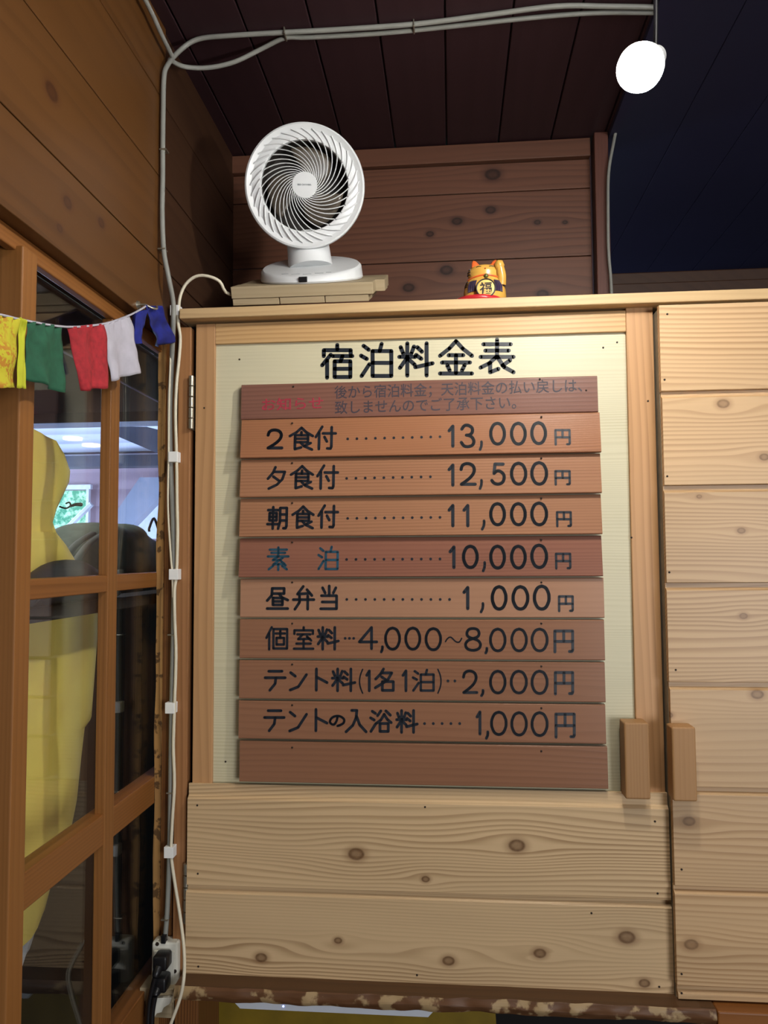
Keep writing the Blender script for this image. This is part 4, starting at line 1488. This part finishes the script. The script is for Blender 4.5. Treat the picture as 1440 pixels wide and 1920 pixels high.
coat = thing('raincoat', 'yellow hooded raincoat hanging behind the glass partition', 'raincoat', (XK, -.3, 1.0))
hood = sect([(78, 815), (108, 828), (124, 855), (134, 885), (132, 905), (120, 930), (108, 955), (101, 980), (108, 1000)], -.36, XK, .045)
obj('hood', loft(hood), M['coat'], coat, 70)
bodyp = sect([(108, 1000), (126, 1022), (150, 1060), (176, 1100), (188, 1125), (189, 1160), (186, 1250), (184, 1335), (172, 1350), (165, 1430), (160, 1480), (147, 1545), (122, 1600), (104, 1660), (92, 1700)], -.40, XK, .055)
obj('body', loft(bodyp), M['coat'], coat, 70)
lin_ = sect([(86, 1700), (76, 1730), (60, 1775)], -.36, XK, .045)
o = obj('lining', loft(lin_), plain('white_lining', '#c9cfd6', .7), coat, 70)
o['label'] = 'white lining hem'

XB = -.87
# shelf behind the partition on which the bags sit
zsh = PX(180, 1098, XB).z
bm = BX(-1.6, -.785, -.35, 1.6, zsh - .03, zsh, .002)
box(bm, -.625, XG - .012, -.5, .3, zsh - .02, zsh, .002)
struct('trim_5', bm, M['annex_black'])
bp = thing('backpack', 'grey-green backpack lying on the ledge behind the glass', 'backpack', (XB - .05, .15, zsh))
n = 32
bm = bmesh.new()
ps = [(200, 985), (245, 979), (290, 1000), (330, 1030)]
ya0, ya1 = PX(136, 1050, XB).y, PX(330, 1040, XB).y
ztop = PX(235, 979, XB).z
rings = []
for i in range(21):
    t = i / 20
    y = ya0 + (ya1 - ya0) * t
    hgt = (ztop - zsh) * max(.02, math.sin(math.pi * (t * .93 + .035)) ** .55)
    ring = []
    for k in range(n):
        a = 2 * math.pi * k / n
        s_, c_ = math.sin(a), math.cos(a)
        zz = zsh + hgt * .5 + hgt * .5 * abs(s_) ** .7 * (1 if s_ > 0 else -1)
        xx = XB + .11 * abs(c_) ** .7 * (1 if c_ > 0 else -1) * (.5 + .5 * math.sin(math.pi * t) ** .4) - .09
        wr = .010 * noise.noise(Vector((y * 18, zz * 12, k * .01)))
        ring.append(bm.verts.new((xx + wr, y, max(zsh, zz + wr * (1 if s_ > 0 else 0)))))
    rings.append(ring)
for a, b in zip(rings, rings[1:]):
    for k in range(n):
        bm.faces.new((a[k], a[(k + 1) % n], b[(k + 1) % n], b[k]))
bm.faces.new(rings[0][::-1])
bm.faces.new(rings[-1])
obj('body', bm, M['pack'], bp, 70)
q0, q1, q2 = PX(280, 990, XB - .05), PX(289, 972, XB - .05), PX(298, 998, XB - .05)
obj('loop', tube(bmesh.new(), [q0 - Vector((0, 0, .01)), q0, q1, q2, q2 - Vector((0, 0, .01))], .004, 8, 5), M['black_plastic'], bp, 60)
for dx_ in (0, .03):
    s0 = PX(150, 1040, XB + .02)
    bm = tube(bmesh.new(), [PX(196, 1000, XB + .03) - Vector((dx_, 0, 0)), PX(165, 1022, XB + .04) - Vector((dx_, 0, 0)), PX(140, 1062, XB + .045) - Vector((dx_, 0, 0)), PX(158, 1085, XB + .04) - Vector((dx_, 0, 0))], .010, 10, 5, .5)
    obj('strap', bm, plain('pack_strap', '#6d7a7c', .7), bp, 60)
XB2 = -.595
bg = thing('pouch', 'charcoal pouch lying below the hood of the raincoat behind the glass', 'bag', (XB2, -.25, zsh))
bm = bmesh.new()
y0_, y1_ = PX(30, 1075, XB2).y, PX(198, 1075, XB2).y
zb_ = PX(110, 1048, XB2).z
rings = []
for i in range(15):
    t = i / 14
    y = y0_ + (y1_ - y0_) * t
    hh_ = (zb_ - zsh) * max(.05, math.sin(math.pi * (t * .95 + .02)) ** .6)
    ring = []
    for k in range(20):
        a = 2 * math.pi * k / 20
        ring.append(bm.verts.new((XB2 + .028 * math.cos(a), y, max(zsh, zsh + hh_ * .45 + hh_ * .55 * math.sin(a) + .003 * noise.noise(Vector((y * 30, a, 0)))))))
    rings.append(ring)
for a, b in zip(rings, rings[1:]):
    for k in range(20):
        bm.faces.new((a[k], a[(k + 1) % 20], b[(k + 1) % 20], b[k]))
bm.faces.new(rings[0][::-1])
bm.faces.new(rings[-1])
obj('body', bm, M['bag'], bg, 70)

# small key hook seen against the far window
q = PX(128, 948, -.70)
ch = thing('coat_hook', 'small dark metal hook seen against the far bright window', 'hook', tuple(q))
obj('hook', tube(bmesh.new(), [PX(x, y, -.70) for x, y in ((112, 950), (124, 953), (132, 948), (130, 942), (124, 944))], .0016, 8, 5), M['black_plastic'], ch, 60)
obj('grip', tube(bmesh.new(), [PX(x, y, -.70) for x, y in ((132, 949), (142, 946), (152, 946))], lambda t: .0022 + .0016 * t, 8, 4), M['black_plastic'], ch, 60)

# ---------------- the annex room seen through the panes
YW = 3.6
wx0, wx1 = P(60, 950, YW).x, P(165, 950, YW).x
wz1, wz0 = P(140, 918, YW).z, P(140, 990, YW).z
bm = bmesh.new()
box(bm, wx1, -.2, YW, YW + .08, 0, 2.6)
box(bm, -4.2, wx0, YW, YW + .08, 0, 2.6)
box(bm, wx0, wx1, YW, YW + .08, wz1, 2.6)
box(bm, wx0, wx1, YW, YW + .08, 0, wz0)
struct('wall_far', bm, M['annex_red'])
w2 = thing('window_2', None, None, (wx0, YW, wz0))
w2['kind'] = 'structure'
bm = bmesh.new()
t_ = .03
box(bm, wx0 - t_, wx1 + t_, YW - .03, YW, wz1, wz1 + t_)
box(bm, wx0 - t_, wx1 + t_, YW - .03, YW, wz0 - t_, wz0)
box(bm, wx1, wx1 + t_ * .6, YW - .03, YW, wz0, wz1)
obj('window_frame', bm, M['annex_white'], w2)
struct('wall_outside', BX(-5.0, .5, 5.2, 5.3, 0, 3.0), M['foliage'], 'bank of sunlit green leaves outside the far window')
# ceiling boards of the annex, header and beams
zac = P(180, 851, 3.3).z
struct('ceiling_annex', BX(-4.2, XG - .05, 1.75, YW, zac, zac + .03), M['annex_ceiling'])
ybm = 1.75
hz_ = P(150, 802, ybm).z
struct('trim_6', BX(-4.2, -.56, ybm - .12, ybm, hz_, hz_ + .04), M['annex_dark'])
struct('trim_7', BX(-4.2, -.56, ybm - .04, ybm, hz_ + .04, 2.559), M['annex_wall'])
bz1, bz0 = P(220, 853, 3.2).z, P(220, 874, 3.2).z
struct('trim_8', BX(-4.2, -.56, 3.2, 3.32, bz0, bz1), M['annex_dark'])
# slanted roof strut and a triangle of wall, its light painted as white
bm = bmesh.new()
prism(bm, [P(x, y, 2.9) for x, y in ((176, 1020), (262, 895), (330, 895), (330, 900), (234, 1000), (220, 1020))], Vector((0, 0, 0)), Vector((0, .08, 0)))
struct('trim_9', bm, M['annex_wall'])
bm = bmesh.new()
prism(bm, [P(x, y, 2.2) for x, y in ((214, 800), (275, 800), (320, 812), (320, 858), (303, 853), (222, 819), (214, 816))], Vector((0, 0, 0)), Vector((0, .08, 0)))
struct('trim_10', bm, M['annex_dark'])
bm = bmesh.new()
prism(bm, [P(x, y, 3.4) for x, y in ((238, 985), (305, 920), (330, 900), (330, 1010), (238, 1010))], Vector((0, 0, 0)), Vector((0, .03, 0)))
struct('trim_11', bm, M['annex_white'])
bm = tube(bmesh.new(), [P(126, 990, 3.3), P(172, 945, 3.3)], .018, 6, 0)
struct('trim_12', bm, M['annex_white'])
for i, (px, py) in enumerate(((171, 835), (176, 845))):
    q = P(px, py, 2.9)
    o = obj('ceiling_lamp', lathe(bmesh.new(), [(0, 0), (.05, 0), (.05, -.012), (0, -.016)], 24, Matrix.Translation((q.x, q.y - i * .25, zac))), M['panel_lamp'], None, 40, origin=(q.x, q.y - i * .25, zac - .016))
    tag(o, ('round glowing lamp on the far ceiling, the upper of the two seen through the glass', 'round glowing lamp on the far ceiling, the lower of the two seen through the glass')[i], 'lamp', 'lamps on the far ceiling')
# dark side wall of the annex below the ledge
struct('wall_annex', BX(-4.2, -4.15, -2.2, YW, 0, 2.6), M['annex_black'])
